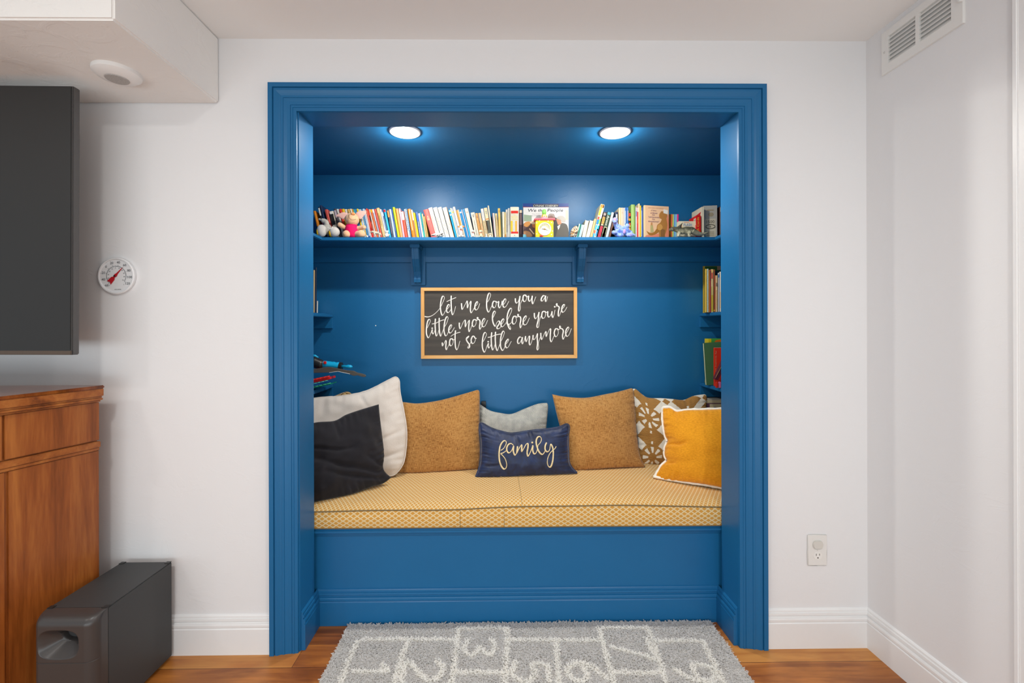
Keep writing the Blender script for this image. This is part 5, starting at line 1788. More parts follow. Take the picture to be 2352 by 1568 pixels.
local(mb, 'box', [cov('#e01f1c'), cov('#f6d24a'), cov('#efe6cf'), cov('#2a2624')], t)
t, w, h = carton('card_game_box', 'cream card game box with a red triangle and flame on its side', 'box', 1612, 1617, 474.5, 2.575, 0.135, None)
mb = MB().box(0, w, 0, 0.135, 0, h, 0)
mb.poly([(-.0006, .01, h * .86), (-.0006, .12, h * .80), (-.0006, .12, h * .45), (-.0006, .05, h * .5)], 1)
mb.poly([(-.0006, .004, h * .28), (-.0006, .05, h * .18), (-.0006, .04, h * .08), (-.0006, .004, h * .1)], 2)
mb.poly([(-.0006, .015, h * .48), (-.0006, .05, h * .42), (-.0006, .03, h * .36)], 2)
local(mb, 'box', [cov('#ece0c4'), cov('#d8281f'), cov('#f2a41f')], t)
t, w, h = carton('card_set', 'tall cream card box in glossy clear wrap marked 1500', 'box', 1618.6, 1648, 471, 2.600, 0.06, None, rot=0.0)
t.location.y = 2.615
t.rotation_euler = (0, 0, -0.17)
mb = MB().box(0, w, 0, 0.07, 0, h, 0)
mb.box(w * .1, w * .9, -.0007, 0, h * .02, h * .62, 1)
mb.text('1500', (w * .5, -.0014, h * .53), (1, 0, 0), (0, 0, 1), h=h * .085, w=w * .58, m=2)
mb.text('&', (w * .5, -.0014, h * .39), (1, 0, 0), (0, 0, 1), h=h * .06, m=2)
for s, zc in ((1, .425), (-1, .355)):
    pts = [(w * (.5 + .33 * math.cos(q)), -.0014, h * (.39 + s * .055 * abs(math.sin(q)) + s * .004)) for q in [PI * k / 16 for k in range(17)]]
    mb.tube(pts, w * .028, 2, n=6)
for q, zz in enumerate((.22, .175, .13)):
    mb.box(w * .22, w * .78, -.0014, -.0006, h * zz, h * (zz + .022), 3)
mb.box(w * .2, w * .8, -.0014, -.0006, h * .045, h * .075, 4)
mb.box(w * .25, w * .75, -.0012, 0, h * .85, h * .885, 3)
mb.poly([(w * (.55 + .2 * math.cos(k)), -.0012, h * (.74 + .06 * math.sin(k * 1.0))) for k in [i * .4 for i in range(16)]], 3)
local(mb, 'card_box', [cov('#cfc8bb'), cov('#ecdfc2'), cov('#5e5644'), cov('#b9a888'), cov('#77736a')], t)
tw = NT('clear_plastic_wrap')
tw.b.inputs['Transmission Weight'].default_value = 1.0
tw.b.inputs['IOR'].default_value = 1.25
tw.b.inputs['Alpha'].default_value = 0.28
tw.bump(tw.noise(tw.mapv(tw.co(), (60, 60, 25)), 1, 3, 0.6, 1.0), 0.8, 0.004)
M_CLEAR = tw.fin('#ffffff', 0.08, 0.8)
local(MB().box(-.0015, w + .0015, -.003, .0715, 0.0005, h + .0015), 'plastic_wrap', M_CLEAR, t, bevel=0.001)
book(1654, 6, 1654, 474, '#4a2320', 'dark reddish book at the card box end of the high shelf', [('b', .84, .97, '#c9c4bc')], y=2.60, pack=False)

# mottled stone
p = U(1318.5, 530, 2.575)
mb = MB()
mb.ball((p.x, 2.575, ZS + 0.037), (0.022, 0.018, 0.038), n=20)
for v in mb.v:
    v.x += (v.z - ZS - 0.037) * 0.28
    v.z = max(v.z, ZS + 0.0008)
tm = NT('mottled_brown_white')
vv = tm.n('ShaderNodeTexVoronoi')
tm.put(vv.inputs['Vector'], tm.co())
vv.inputs['Scale'].default_value = 190
bwn = tm.n('ShaderNodeRGBToBW')
tm.put(bwn.inputs[0], vv.outputs['Color'])
o = tag(mb.build('mottled_ornament', tm.fin(tm.ramp(bwn.outputs[0], [(0.25, '#4a3c30'), (0.4, '#8a7460'), (0.5, '#c08a4a'), (0.62, '#e0d6c4'), (0.8, '#7c7068')]), 0.6, 0.3), smooth=True, origin=(p.x, 2.575, ZS)),
    'small mottled brown and white stone ornament at the edge of the big picture book', 'ornament')

# ------------------------------------------------------------------ books on the side shelves
PREV[0] = None
ya = 2.60
SR = 'picture books on the side shelf'
sx = lambda px: U(px, 700, ya).x


def side_book(px, w, ty, col, label, deco=(), y=ya, d=0.115, z=ZA):
    book(px, w, px, ty, col, label, deco, y=y, d=d, z=z + 0.0003, ybase=700, group=SR, rz=-0.40)


o = MB()
y = 2.722
a, b = U(1616, 611, y), U(1672, 611, y)
h = a.z - ZA - .001
mats = [cov('#c9b040'), cov('#2f6a2c'), cov('#22384c'), cov('#b08a6a')]
o.box(a.x, b.x, y, y + .012, ZA + .001, ZA + .001 + h, 0).box(a.x + .008, b.x, y - .0006, y, ZA + h * .9, ZA + h, 1).box(a.x + .008, b.x, y - .0006, y, ZA + h * .2, ZA + h * .9, 2).box(a.x + (b.x - a.x) * .55, b.x, y - .0012, y - .0006, ZA + h * .92, ZA + h, 3).box(a.x + .008, a.x + .014, y - .0012, y - .0006, ZA + h * .72, ZA + h * .98, 1)
o = tag(o.build('picture_book', mats, origin=(a.x, y, ZA)), 'tall green and navy picture book behind the upright ones on the side shelf', 'book', SR)
MB().box(a.x + .001, b.x - .001, y + .0022, y + .010, ZA + .001 + h, ZA + .0016 + h).build('pages', M_PAGE, o)
for a in (
 (1620, 3.2, 617.6, '#efc94a', 'thin yellow book on the side shelf, first of the upright row', [('t', .7, .9, '#d89a30', .4)]),
 (1623.8, 3.6, 617.4, '#d6e4dc', 'white book with teal dots on the side shelf', [('t', .02, .98, '#6aa59c', .4)]),
 (1627.8, 1.8, 620, '#eda024', 'very thin orange book on the side shelf', ()),
 (1629.9, 2.6, 619.6, '#b8323e', 'thin crimson book on the side shelf', [('b', .75, .98, '#7c2230')]),
 (1632.8, 6, 618.5, '#d9c08a', 'olive and cream book with a red drop on the side shelf', [('s', .78, .92, '#c8201c', .2, .7), ('b', .02, .4, '#b8a028'), ('b', .4, .6, '#c2b268'), ('b', .93, .99, '#e0b464')]),
 (1639.2, 3, 619, '#a85a28', 'rust brown book on the side shelf', [('b', .02, .06, '#f2b01c')]),
 (1642.5, 6.2, 632.6, '#dcbc88', 'tan book with a round grey emblem on the side shelf', [('s', 0, 1, '#f06a5a', 0, .12), ('s', .7, .8, '#7d6e58', .25, .9), ('t', .1, .6, '#c79f5c', .5)]),
 (1649.1, 3.2, 626.5, '#dfe2ea', 'white book with blue top on the side shelf', [('b', .88, .96, '#2f86cc')]),
 (1652.6, 6, 624, '#efe0cc', 'cream book with black dot on the side shelf beside the jamb', [('s', .8, .86, '#2e2a28', .5, .95), ('b', .1, .5, '#ecc9a0')]),
):
    side_book(*a)

# lower side shelf
SR2 = 'books on the lower side shelf'
y = 2.60
a, b = U(1617.5, 787, y), U(1660, 787, y)
h = a.z - ZB - .002
t = MB().box(0, b.x - a.x, 0, .002, 0, h).box(0, b.x - a.x, .014, .016, 0, h).box(b.x - a.x - .002, b.x - a.x, 0, .016, 0, h)
t = tag(t.build('book', cov('#4d7a50')), 'green book with a white barcode sticker leaning on the lower side shelf', 'book', SR2)
MB().box(.002, b.x - a.x - .003, .0025, .0135, .002, h - .003).build('pages', M_PAGE, t)
mb = MB().box((b.x - a.x) * .52, (b.x - a.x) * .68, -.0008, 0, h * .25, h * .58, 0)
for k in range(9):
    z = h * (.28 + .03 * k)
    mb.box((b.x - a.x) * .55, (b.x - a.x) * (.60 + .04 * (k % 2)), -.0012, -.0008, z, z + h * .013, 1)
mb.build('barcode_sticker', [cov('#e9e4e0'), cov('#6a4a5c')], t)
t.location = (a.x + .012, y, ZB + .001)
t.rotation_euler = (0, -0.06, 0)
y = 2.56
a, b = U(1641.5, 798, y), U(1662, 798, y)
h = a.z - ZB - .002
mb = MB().box(a.x, b.x, y, y + .014, ZB + .001, ZB + .001 + h, 0)
mb.text('My Grandma and I', (a.x + .006, y - .0006, ZB + h * .62), (0, 0, -1), (1, 0, 0), h=.008, w=h * .6, m=1)
o = tag(mb.build('book', [cov('#e8351c'), cov('#f2c49a')], origin=(a.x, y, ZB)), 'red orange book in front of the green one on the lower side shelf', 'book', SR2)
MB().box(a.x + .002, b.x - .002, y + .002, y + .012, ZB + .001 + h, ZB + .0015 + h).build('pages', M_PAGE, o)
y = 2.655
a, b = U(1627.5, 777, y), U(1664, 775, y)
h = a.z - ZB - .002
mb = MB().box(a.x, b.x, y, y + .05, ZB + .001, ZB + .001 + h, 0).box(a.x - .0004, a.x + .016, y - .0006, y, ZB + h * .02, ZB + h, 1).box(a.x - .0006, a.x, y, y + .05, ZB + h * .02, ZB + h, 1)
mb.poly([(a.x + .065 + .03 * math.cos(k), y - .0008, ZB + h * .93 + .014 * math.sin(k)) for k in [i * .4 for i in range(16)]], 2)
o = tag(mb.build('game_box', [cov('#4fb04a'), cov('#f0d41c'), cov('#f07a1c')], origin=(a.x, y, ZB)), 'green and yellow game box behind the green book', 'box')
# pencil case leaning at the jamb
y = 2.51
mb = MB()
p0, p1 = U(1642, 868, y), U(1658, 828, y)
mb.prism([(0, 0), (.02, -.004), (.075, .115), (.055, .12)], 0, .03, lambda q, r, s: Vector((p0.x + q, y + s, max(ZB + .001, p0.z - .008 + r))))
o = mb.build('pencil_case', flat('#5a2230', 0.6, 0.3), bevel=.002, origin=(p0.x, y, ZB))
tag(o, 'dark maroon pencil case leaning on the lower side shelf', 'pencil case')
MB().tube([(p0.x + .003, y - .001, p0.z + .002), (p0.x + .058, y - .001, p0.z + .105)], .0012, n=6).build('zipper', flat('#b08a4a', 0.4, 0.5), o)
for px, c, nm in ((1646.5, '#e83a1c', 'orange red'), (1653, '#f07aa8', 'pink')):
    p = U(px, 872, 2.49)
    mb = MB().box(p.x - .006, p.x + .006, 2.485, 2.497, ZB + .001, ZB + .034)
    tag(mb.build('toy_block', cov(c), bevel=.002, origin=(p.x, 2.49, ZB)), 'small %s toy block on the lower side shelf' % nm, 'toy block')
# box standing on the bench behind the tufted pillow
y = 2.665
a, b = U(1623, 917, y), U(1668, 917, y)
zt_ = a.z
mb = MB().box(a.x, b.x, y, y + .075, CT + .008, zt_, 0).box(a.x, b.x, y - .0006, y, zt_ - .02, zt_ - .006, 1).box(a.x, b.x, y - .0006, y, zt_ - .10, zt_ - .022, 2).box(a.x + .018, b.x, y - .0012, y - .0006, zt_ - .075, zt_ - .027, 1)
xx = a.x + .024
for k, (c, w) in enumerate(((3, .006), (4, .008), (5, .013), (6, .010), (1, .004), (4, .006), (7, .01), (1, .006), (8, .007), (5, .005), (4, .006))):
    mb.box(xx, xx + w, y - .0018, y - .0012, zt_ - .10, zt_ - (.045 if k % 3 else .05), c)
    xx += w + .001
tag(mb.build('puzzle_box', [cov('#c9c2b4'), cov('#e3d6b0'), cov('#7c5468'), cov('#e6e0e0'), cov('#efcf3a'), cov('#1d5f9c'), cov('#d8281f'), cov('#c8a878'), cov('#5aa86a')], origin=(a.x, y, CT)),
    'purple banded box printed with tiny books, standing behind the mustard pillow', 'box')
# books on the small shelf across the nook
PREV[0] = None
for px, w, ty, c, lb in ((719, 4, 620, '#c9a878', 'tan book edge just showing past the jamb on the shelf above the toy blaster'), (724.2, 2.6, 614, '#23283a', 'tall dark navy book on the shelf above the toy blaster'), (727.2, 2.6, 691, '#efe9dc', 'short white book on the shelf above the toy blaster')):
    book(px, w, px + 0.6, ty, c, lb, (), y=2.60, z=ZA + .0003, ybase=700, group='books above the toy blaster', rz=0.38)

# ------------------------------------------------------------------ toys on the high shelf
def X(px, py, y):
    return U(px, py, y)


KY = lambda y: y / FPX            # metres per photo pixel at a depth
YT = 2.552
k = KY(YT)
TOY = 'toys on the high shelf'


def plush(name, lo, hi):
    return fabric(name, lo, hi, (500, 500, 500), 0.5, 0.95, 0.4, 60, kind='Object')


# pig plush
M_PEACH = plush('peach_plush', '#cf9f78', '#e0b892')
M_PINKP = plush('pink_felt', '#dba69a', '#e8b9ac')
M_MAG = flat('#e0105c', 0.8, 0.2, 0.05)
base = X(808, 544, YT)
t = thing('plush_pig', (base.x, YT, ZS), 'peach plush pig with pink ears and a magenta top, sitting against the books', 'plush toy', TOY)
org = (base.x, YT, ZS)
mb = MB()
mb.ball(X(808.6, 504, YT - .004), (16 * k, 14 * k, 15.5 * k), n=20)
mb.ball(X(809.5, 497, YT - .014), (9 * k, 9 * k, 8 * k), n=14)
mb.tube([X(808, 515, YT), X(808, 530, YT)], [9 * k, 12 * k], n=14)
mb.ball(X(808, 535, YT), (13 * k, 11 * k, 9 * k), n=16)
mb.tube(catmull([X(798, 524, YT), X(789, 521, YT - .006), X(781, 516, YT - .014)], 5), [5 * k] * 5 + [5.5 * k] * 6, n=12)
mb.ball(X(780.5, 516, YT - .014), 5.6 * k, n=12)
mb.tube(catmull([X(818, 525, YT), X(828, 523, YT - .006), X(836, 521.5, YT - .014)], 5), [5 * k] * 11, n=12)
mb.ball(X(836, 522, YT - .014), 5.2 * k, n=12)
mb.tube([X(801, 538, YT), X(796, 538.2, YT - .028)], [7.5 * k, 8.6 * k], n=14)
mb.ball(X(796, 537.8, YT - .026), 9 * k, n=14)
mb.tube([X(817, 538, YT), X(829, 538, YT - .022)], [7.5 * k, 9.0 * k], n=14)
mb.ball(X(830, 537.4, YT - .022), 9.4 * k, n=14)
for v in mb.v:
    v.z = max(v.z, ZS + 0.0012)
blob('body', mb, M_PEACH, 0.0022, t, org)
mb = MB()
mb.lathe([(12.0 * k, 516.5), (14.6 * k, 523), (15.4 * k, 532), (14.4 * k, 540), (12.5 * k, 547)], (0, 0, 0), n=28)
vs = []
for v in mb.v:
    c_ = X(808, v.z, YT)
    vs.append(Vector((c_.x + v.x, YT + v.y * .86 - .001, max(c_.z, ZS + .001))))
mb.v = vs
mb.build('plush_top', M_MAG, t, smooth=True, origin=org)


def leaf(pts, y, th, mat, name):
    ctr = sum((Vector((a, b, 0)) for a, b in pts), Vector()) / len(pts)
    o_ = catmull([(a, b, 0) for a, b in pts], 4, True)
    mb = MB()
    vs, fs = [], []
    rings = ((1.0, 0), (0.85, .6), (0.5, 1.0))
    n = len(o_)
    for sgn in (-1, 1):
        for s, h in rings:
            for p in o_:
                q = ctr.lerp(p, s)
                vs.append(X(q.x, q.y, y + sgn * th * h))
    for q in range(2):
        o0 = q * 3 * n
        for r in range(2):
            for i in range(n):
                i2 = (i + 1) % n
                fs.append((o0 + r * n + i, o0 + r * n + i2, o0 + (r + 1) * n + i2, o0 + (r + 1) * n + i))
        fs.append(tuple(o0 + 2 * n + i for i in range(n)))
    mb.add(vs, fs)
    return mb.build(name, mat, t, smooth=True, origin=org)


leaf([(799, 491), (791, 487.4), (783, 488.5), (771, 495), (780, 499.5), (788, 503.5), (793, 502)], YT - .004, .004, M_PINKP, 'ear')
leaf([(817.5, 490), (824, 485), (832, 484), (842, 486), (836, 495), (828, 503), (823, 499)], YT - .004, .004, M_PINKP, 'ear')
MB().ball(X(810.8, 491.0, YT - .031), (5.2 * k, 3.2 * k, 3.6 * k), n=16).build('snout', plush('orange_felt', '#dd8a50', '#ea9c62'), t, smooth=True, origin=org)
tp = [(801.6, 492.5), (801.4, 498), (804.8, 503), (810.5, 505), (818, 503)]
MB().tube([X(p.x, p.y, YT - .004 - .046 * math.sqrt(max(0.05, 1 - ((p.x - 808.6) / 17.5) ** 2 - ((p.y - 504) / 16.5) ** 2))) for p in catmull([(a, b, 0) for a, b in tp], 5)], .0009, n=6).build('mouth', M_BLACK, t, smooth=True, origin=org)

# grey plush with two big white feet
base = X(752, 544, YT)
org = (base.x, YT, ZS)
t = thing('plush_toy', org, 'grey plush toy with big white feet and yellow soles at the end of the shelf', 'plush toy', TOY)
M_GREYP = plush('grey_plush', '#a39f96', '#bdb9b0')
M_WHP = plush('white_plush', '#bdb9b3', '#d0ccc6')
mb = MB()
mb.ball(X(751, 526, YT + .006), (11 * k, 9 * k, 13 * k), n=16)
mb.tube(catmull([X(732, 503, YT - .002), X(740, 505.5, YT - .004), X(748, 508, YT - .002), X(751, 516, YT)], 5), [2.6 * k] * 5 + [4.6 * k] * 6 + [5.5 * k] * 5, n=12)
mb.ball(X(744, 507, YT - .004), (7 * k, 4 * k, 5.5 * k), n=12)
for v in mb.v:
    v.z = max(v.z, ZS + 0.0012)
blob('body', mb, M_GREYP, .0022, t, org)
for (px, py, rx, ry, tx) in ((738.8, 530, 11, 14.2, -7), (768, 532.6, 12, 11.6, -8)):
    c_ = X(px, py, YT - .018)
    mb = MB().ball(c_, (rx * k, 9.5 * k, ry * k), n=20)
    for v in mb.v:
        v.z = max(v.z, ZS + 0.0012)
    mb.build('foot', M_WHP, t, smooth=True, origin=org)
    mb = MB().ball(c_ + Vector((tx * k, .002, -3 * k)), (4.6 * k, 9 * k, ry * .72 * k), n=16)
    for v in mb.v:
        v.z = max(v.z, ZS + 0.0012)
    mb.build('sole', flat('#d9a914', 0.8, 0.2), t, smooth=True, origin=org)
MB().tube(catmull([X(751, 523, YT - .034), X(756, 524.5, YT - .036), X(761, 525, YT - .036), X(764, 519.5, YT - .034)], 5), .0016, n=6).build('ribbon', flat('#f0eee8', 0.6, 0.3), t, smooth=True, origin=org)

# blue plush dinosaur
yd = 2.548
k = KY(yd)
base = X(1428, 544, yd)
org = (base.x, yd, ZS)
t = thing('plush_dinosaur', org, 'blue and lilac plush dinosaur sitting before the pale books', 'plush toy', TOY)
td = NT('blue_lilac_plush')
nd = td.noise(td.co(), 34, 3, 0.6, 0.6)
td.bump(td.noise(td.co(), 300, 2), 0.5, .002)
M_DINO = td.fin(td.ramp(nd, [(0.36, '#3f5aa6'), (0.48, '#6f8bcb'), (0.58, '#93aade'), (0.68, '#8d74b8')]), 0.9, 0.15, sheen=0.4)
mb = MB()
mb.ball(X(1428, 530, yd), (15 * k, 11 * k, 11.5 * k), n=18)
mb.ball(X(1421, 535, yd - .004), (11 * k, 10 * k, 9 * k), n=14)
mb.tube(catmull([X(1424, 526, yd), X(1416, 519, yd - .004), X(1413, 511, yd - .008), X(1412.5, 506, yd - .010)], 5), [8 * k] * 5 + [5.4 * k] * 5 + [5.6 * k] * 6, n=14)
mb.ball(X(1412.6, 505.5, yd - .012), (6.8 * k, 7 * k, 6.6 * k), n=16)
mb.ball(X(1411.6, 509, yd - .022), (4.8 * k, 5 * k, 4.4 * k), n=14)
mb.tube(catmull([X(1434, 532, yd), X(1444, 533, yd), X(1451, 538, yd - .004), X(1459, 541, yd - .004)], 5), [9.5 * k] * 5 + [6 * k] * 5 + [3.6 * k] * 5 + [1.4 * k], n=12)
mb.tube([X(1436, 525, yd), X(1441, 518.5, yd - .008)], [5.2 * k, 5.6 * k], n=12)
mb.ball(X(1441, 518.5, yd - .008), 5.7 * k, n=12)
mb.tube([X(1418, 533, yd - .01), X(1409.5, 534, yd - .022)], [5 * k, 4.4 * k], n=12)
mb.ball(X(1409.5, 533.6, yd - .022), 4.8 * k, n=12)
mb.ball(X(1447, 540, yd - .014), (9 * k, 7 * k, 5.5 * k), n=12)
mb.ball(X(1424, 540.5, yd - .016), (9 * k, 7 * k, 5 * k), n=12)
for v in mb.v:
    v.z = max(v.z, ZS + 0.0012)
blob('body', mb, M_DINO, .0022, t, org, smooth=4)
M_LILAC = plush('lilac_plush', '#a382c4', '#b596d2')
MB().ball(X(1412.6, 504.4, yd - .025), (4.2 * k, 2.6 * k, 3.9 * k), n=14).build('face_patch', M_LILAC, t, smooth=True, origin=org)
MB().ball(X(1434, 531, yd - .022), (3.6 * k, 2.8 * k, 6 * k), n=14).build('patch', M_LILAC, t, smooth=True, origin=org)
for px in (1410.2, 1416):
    MB().ball(X(px, 501.5, yd - .026), .0017, n=8).build('eye', M_BLACK, t, smooth=True, origin=org)

# horned dinosaur figure
yd = 2.535
k = KY(yd)
base = X(1575, 544, yd)
org = (base.x, yd, ZS)
t = thing('toy_dinosaur', org, 'grey green horned dinosaur figure with a long tail and dark neck frill', 'toy dinosaur', TOY)
tq = NT('grey_green_vinyl')
zz = tq.xyz(tq.co())[2]
fq = tq.math('ADD', tq.math('MULTIPLY', zz, 16.0), tq.math('MULTIPLY', tq.noise(tq.co(), 70, 3), 0.5))
tq.bump(tq.noise(tq.co(), 420, 2), 0.4, .001)
M_SAUR = tq.fin(tq.ramp(fq, [(0.45, '#a9a68e'), (0.8, '#8c8a72'), (1.0, '#4e4d40')]), 0.5, 0.4)
mb = MB()
mb.ball(X(1578, 529.5, yd), (14 * k, 8 * k, 9.2 * k), n=18)
mb.ball(X(1568, 530.5, yd), (9.5 * k, 7.5 * k, 8 * k), n=16)
mb.ball(X(1587, 529, yd), (9 * k, 7.4 * k, 8.4 * k), n=16)
mb.tube(catmull([X(1590, 530, yd), X(1602, 536, yd + .002), X(1614, 537.6, yd + .004), X(1626.5, 532.8, yd + .004)], 6), [8 * k * (1 - i / 19.5) + .0008 for i in range(19)], n=12)
mb.tube([X(1566, 530, yd), X(1553, 527.5, yd)], [6.6 * k, 5.4 * k], n=12)
mb.tube(catmull([X(1556, 527, yd), X(1548, 526, yd), X(1541, 526.6, yd), X(1537, 528.6, yd)], 4), [5.6 * k] * 4 + [5 * k] * 4 + [3.4 * k] * 4 + [1.2 * k], n=12)
for dy in (-.011, .011):
    mb.tube(catmull([X(1561, 533, yd + dy), X(1559.5, 538, yd + dy * 1.3), X(1557.5, 543.4, yd + dy * 1.3)], 4), [4 * k] * 4 + [3 * k] * 5, n=10)
    mb.tube(catmull([X(1585, 532, yd + dy), X(1582, 538, yd + dy * 1.3), X(1584.5, 543.4, yd + dy * 1.3)], 4), [5 * k] * 4 + [3 * k] * 5, n=10)
for v in mb.v:
    v.z = max(v.z, ZS + 0.0008)
blob('body', mb, M_SAUR, .0014, t, org, smooth=3)
M_DARKV = flat('#4a453a', 0.5, 0.4)
leaf([(1551, 527), (1555, 521), (1562, 516), (1568, 511.5), (1565, 519), (1566, 525), (1560, 527.5)], yd - .001, .006, M_DARKV, 'frill')
for a_, b_, r_ in (((1548, 522), (1547, 516.5), .0022), ((1543, 524.5), (1542, 519), .0020), ((1563, 516), (1568.6, 511), .0018)):
    MB().tube([X(a_[0], a_[1], yd - .004), X(b_[0], b_[1], yd - .004)], [r_, .0004], n=8).build('horn', M_DARKV, t, smooth=True, origin=org)
MB().ball(X(1548, 526, yd - .0135), .0012, n=8).build('eye', M_BLACK, t, smooth=True, origin=org)

# toy clock
yk = 2.528
k = KY(yk)
x0, x1 = X(1230.6, 544, yk).x, X(1271.2, 544, yk).x
zb_ = X(1250, 505.6, yk).z
org = ((x0 + x1) / 2, yk, ZS)
t = thing('toy_clock', org, 'yellow toy clock with a pink roof and green knob, before the big picture book', 'toy clock', TOY)
MB().box(x0, x1, yk, yk + .05, ZS + .0006, zb_).build('clock_case', flat('#e8c41c', 0.4, 0.4, 0.02), t, bevel=.002, origin=org)
r0_, r1_ = X(1227, 505, yk).x, X(1275.5, 505, yk).x
rt = X(1250, 501.2, yk).z
MB().box(r0_, r1_, yk - .006, yk + .056, zb_ + .0002, rt).build('roof', flat('#ee6a76', 0.4, 0.4, 0.03), t, bevel=.003, seg=3, origin=org)
cxk = (x0 + x1) / 2
yc = yk + .022
zz_ = lambda py: rt + (501.2 - py) * k
MB().lathe([(8.5 * k, rt + .0003), (8 * k, zz_(499.6)), (6.4 * k, zz_(498.4))], (cxk, yc, 0), n=28).build('knob_base', flat('#d9cfe4', 0.4, 0.4), t, smooth=True, origin=org)
mb = MB().lathe([(6.6 * k, zz_(498.4)), (6.6 * k, zz_(496.8))], (cxk, yc, 0), n=28, m=1)
mb.lathe([(6.2 * k, zz_(496.8)), (4.4 * k, zz_(493.6)), (3.2 * k, zz_(490))], (cxk, yc, 0), n=28, m=0)
for a_ in range(8):
    q = a_ * PI / 4
    mb.tube([(cxk + 6.1 * k * math.cos(q), yc + 6.1 * k * math.sin(q), zz_(496.7)), (cxk + 3.3 * k * math.cos(q), yc + 3.3 * k * math.sin(q), zz_(490.4))], .0022, m=2, n=6)
mb.build('knob_stem', [flat('#f4efe2', 0.4, 0.4), flat('#ee6a76', 0.4, 0.4, 0.03), flat('#e8c41c', 0.4, 0.4, 0.02)], t, smooth=True, origin=org)
MB().lathe([(3.4 * k, zz_(490)), (4.7 * k, zz_(487.6)), (5.0 * k, zz_(484.6)), (4.6 * k, zz_(481)), (3.2 * k, zz_(479)), (.6 * k, zz_(478.4))], (cxk, yc, 0), n=28).build('knob', flat('#86d860', 0.3, 0.5, 0.03), t, smooth=True, origin=org)
dc = Vector((cxk, yk, X(1250.6, 526, yk).z))
R_ = 15.2 * k
MB().lathe([(R_, -.0003), (R_, -.003), (R_ * .97, -.0045), (R_ * .85, -.0042), (R_ * .83, -.0012)], dc, 'y', 44).build('dial_ring', flat('#f3ecd8', 0.4, 0.4), t, smooth=True, origin=org)
mb = MB().lathe([(R_ * .84, -.0004), (R_ * .84, -.0014), (.0005, -.0014)], dc, 'y', 44, 0)
q = [(R_ * .83 * math.cos(a_), R_ * .83 * math.sin(a_)) for a_ in [math.radians(-10 + 200 * i / 24) for i in range(25)]]
mb.poly([dc + Vector((a_, -.0016, b_)) for a_, b_ in q] + [dc + Vector((-R_ * .6 * .98, -.0016, R_ * .1)), dc + Vector((-R_ * .3, -.0016, R_ * .42)), dc + Vector((R_ * .15, -.0016, R_ * .42)), dc + Vector((R_ * .5, -.0016, R_ * .1))], 1)
for n_, a_ in ((12, 90), (1, 60), (2, 30), (3, 0), (4, -30), (5, -60), (6, -90), (7, -120), (8, -150), (9, 180), (10, 150), (11, 120)):
    mb.text(str(n_), dc + Vector((R_ * .66 * math.cos(math.radians(a_)), -.002, R_ * .66 * math.sin(math.radians(a_)))), (1, 0, 0), (0, 0, 1), h=.0045, m=2)
mb.build('dial', [flat('#eeeadf', 0.5, 0.3), flat('#b9b796', 0.5, 0.3), flat('#5a5a50', 0.6, 0.2)], t, origin=org)
for a_, l_, w_, nm in ((-22, .72, .0011, 'minute_hand'), (175, .48, .0013, 'hour_hand')):
    e_ = dc + Vector((R_ * l_ * math.cos(math.radians(a_)), -.0032, R_ * l_ * math.sin(math.radians(a_))))
    MB().tube([dc + Vector((0, -.0032, 0)), e_], [w_, w_ * .5], n=6).build(nm, flat('#4a3a30', 0.5, 0.4), t, origin=org)
MB().lathe([(.0045, -.0015), (.0045, -.0045), (.002, -.0055)], dc, 'y', 18).build('hub', flat('#a8863e', 0.35, 0.5), t, smooth=True, origin=org)
mb = MB()
for px, py in ((1239, 506.6), (1259, 507.6), (1232.6, 511.6), (1266.8, 511), (1232.6, 537), (1266.6, 538.4), (1269, 530.4)):
    mb.lathe([(1.2 * k, -.0006), (1.2 * k, 0)], (X(px, py, yk).x, yk, X(px, py, yk).z), 'y', 12)
mb.build('painted_dots', flat('#dcd2e6', 0.5, 0.3), t, origin=org)
mb = MB().ball((X(1243, 543, yk).x, yk - .010, ZS + .0062), (.011, .006, .0052), n=12)
tag(mb.build('toy_mushroom_cap', flat('#d8341f', 0.4, 0.4), smooth=True, origin=(X(1243, 543, yk).x, yk - .01, ZS)), 'tiny red and white trinket at the foot of the toy clock', 'trinket', TOY)

# ------------------------------------------------------------------ small figurines
FG = 'small animal figurines on the high shelf'
M_WHV = flat('#d2cec5', 0.4, 0.4, 0.03)
tsp = NT('white_with_black_spots')
vs_ = tsp.n('ShaderNodeTexVoronoi')
tsp.put(vs_.inputs['Vector'], tsp.co())
vs_.inputs['Scale'].default_value = 125
M_SPOT = tsp.fin(tsp.ramp(vs_.outputs[0], [(0.20, '#2b2826'), (0.26, '#d6d2c8')]), 0.4, 0.4)
M_GREYV = flat('#b6ae9c', 0.5, 0.4, 0.08)


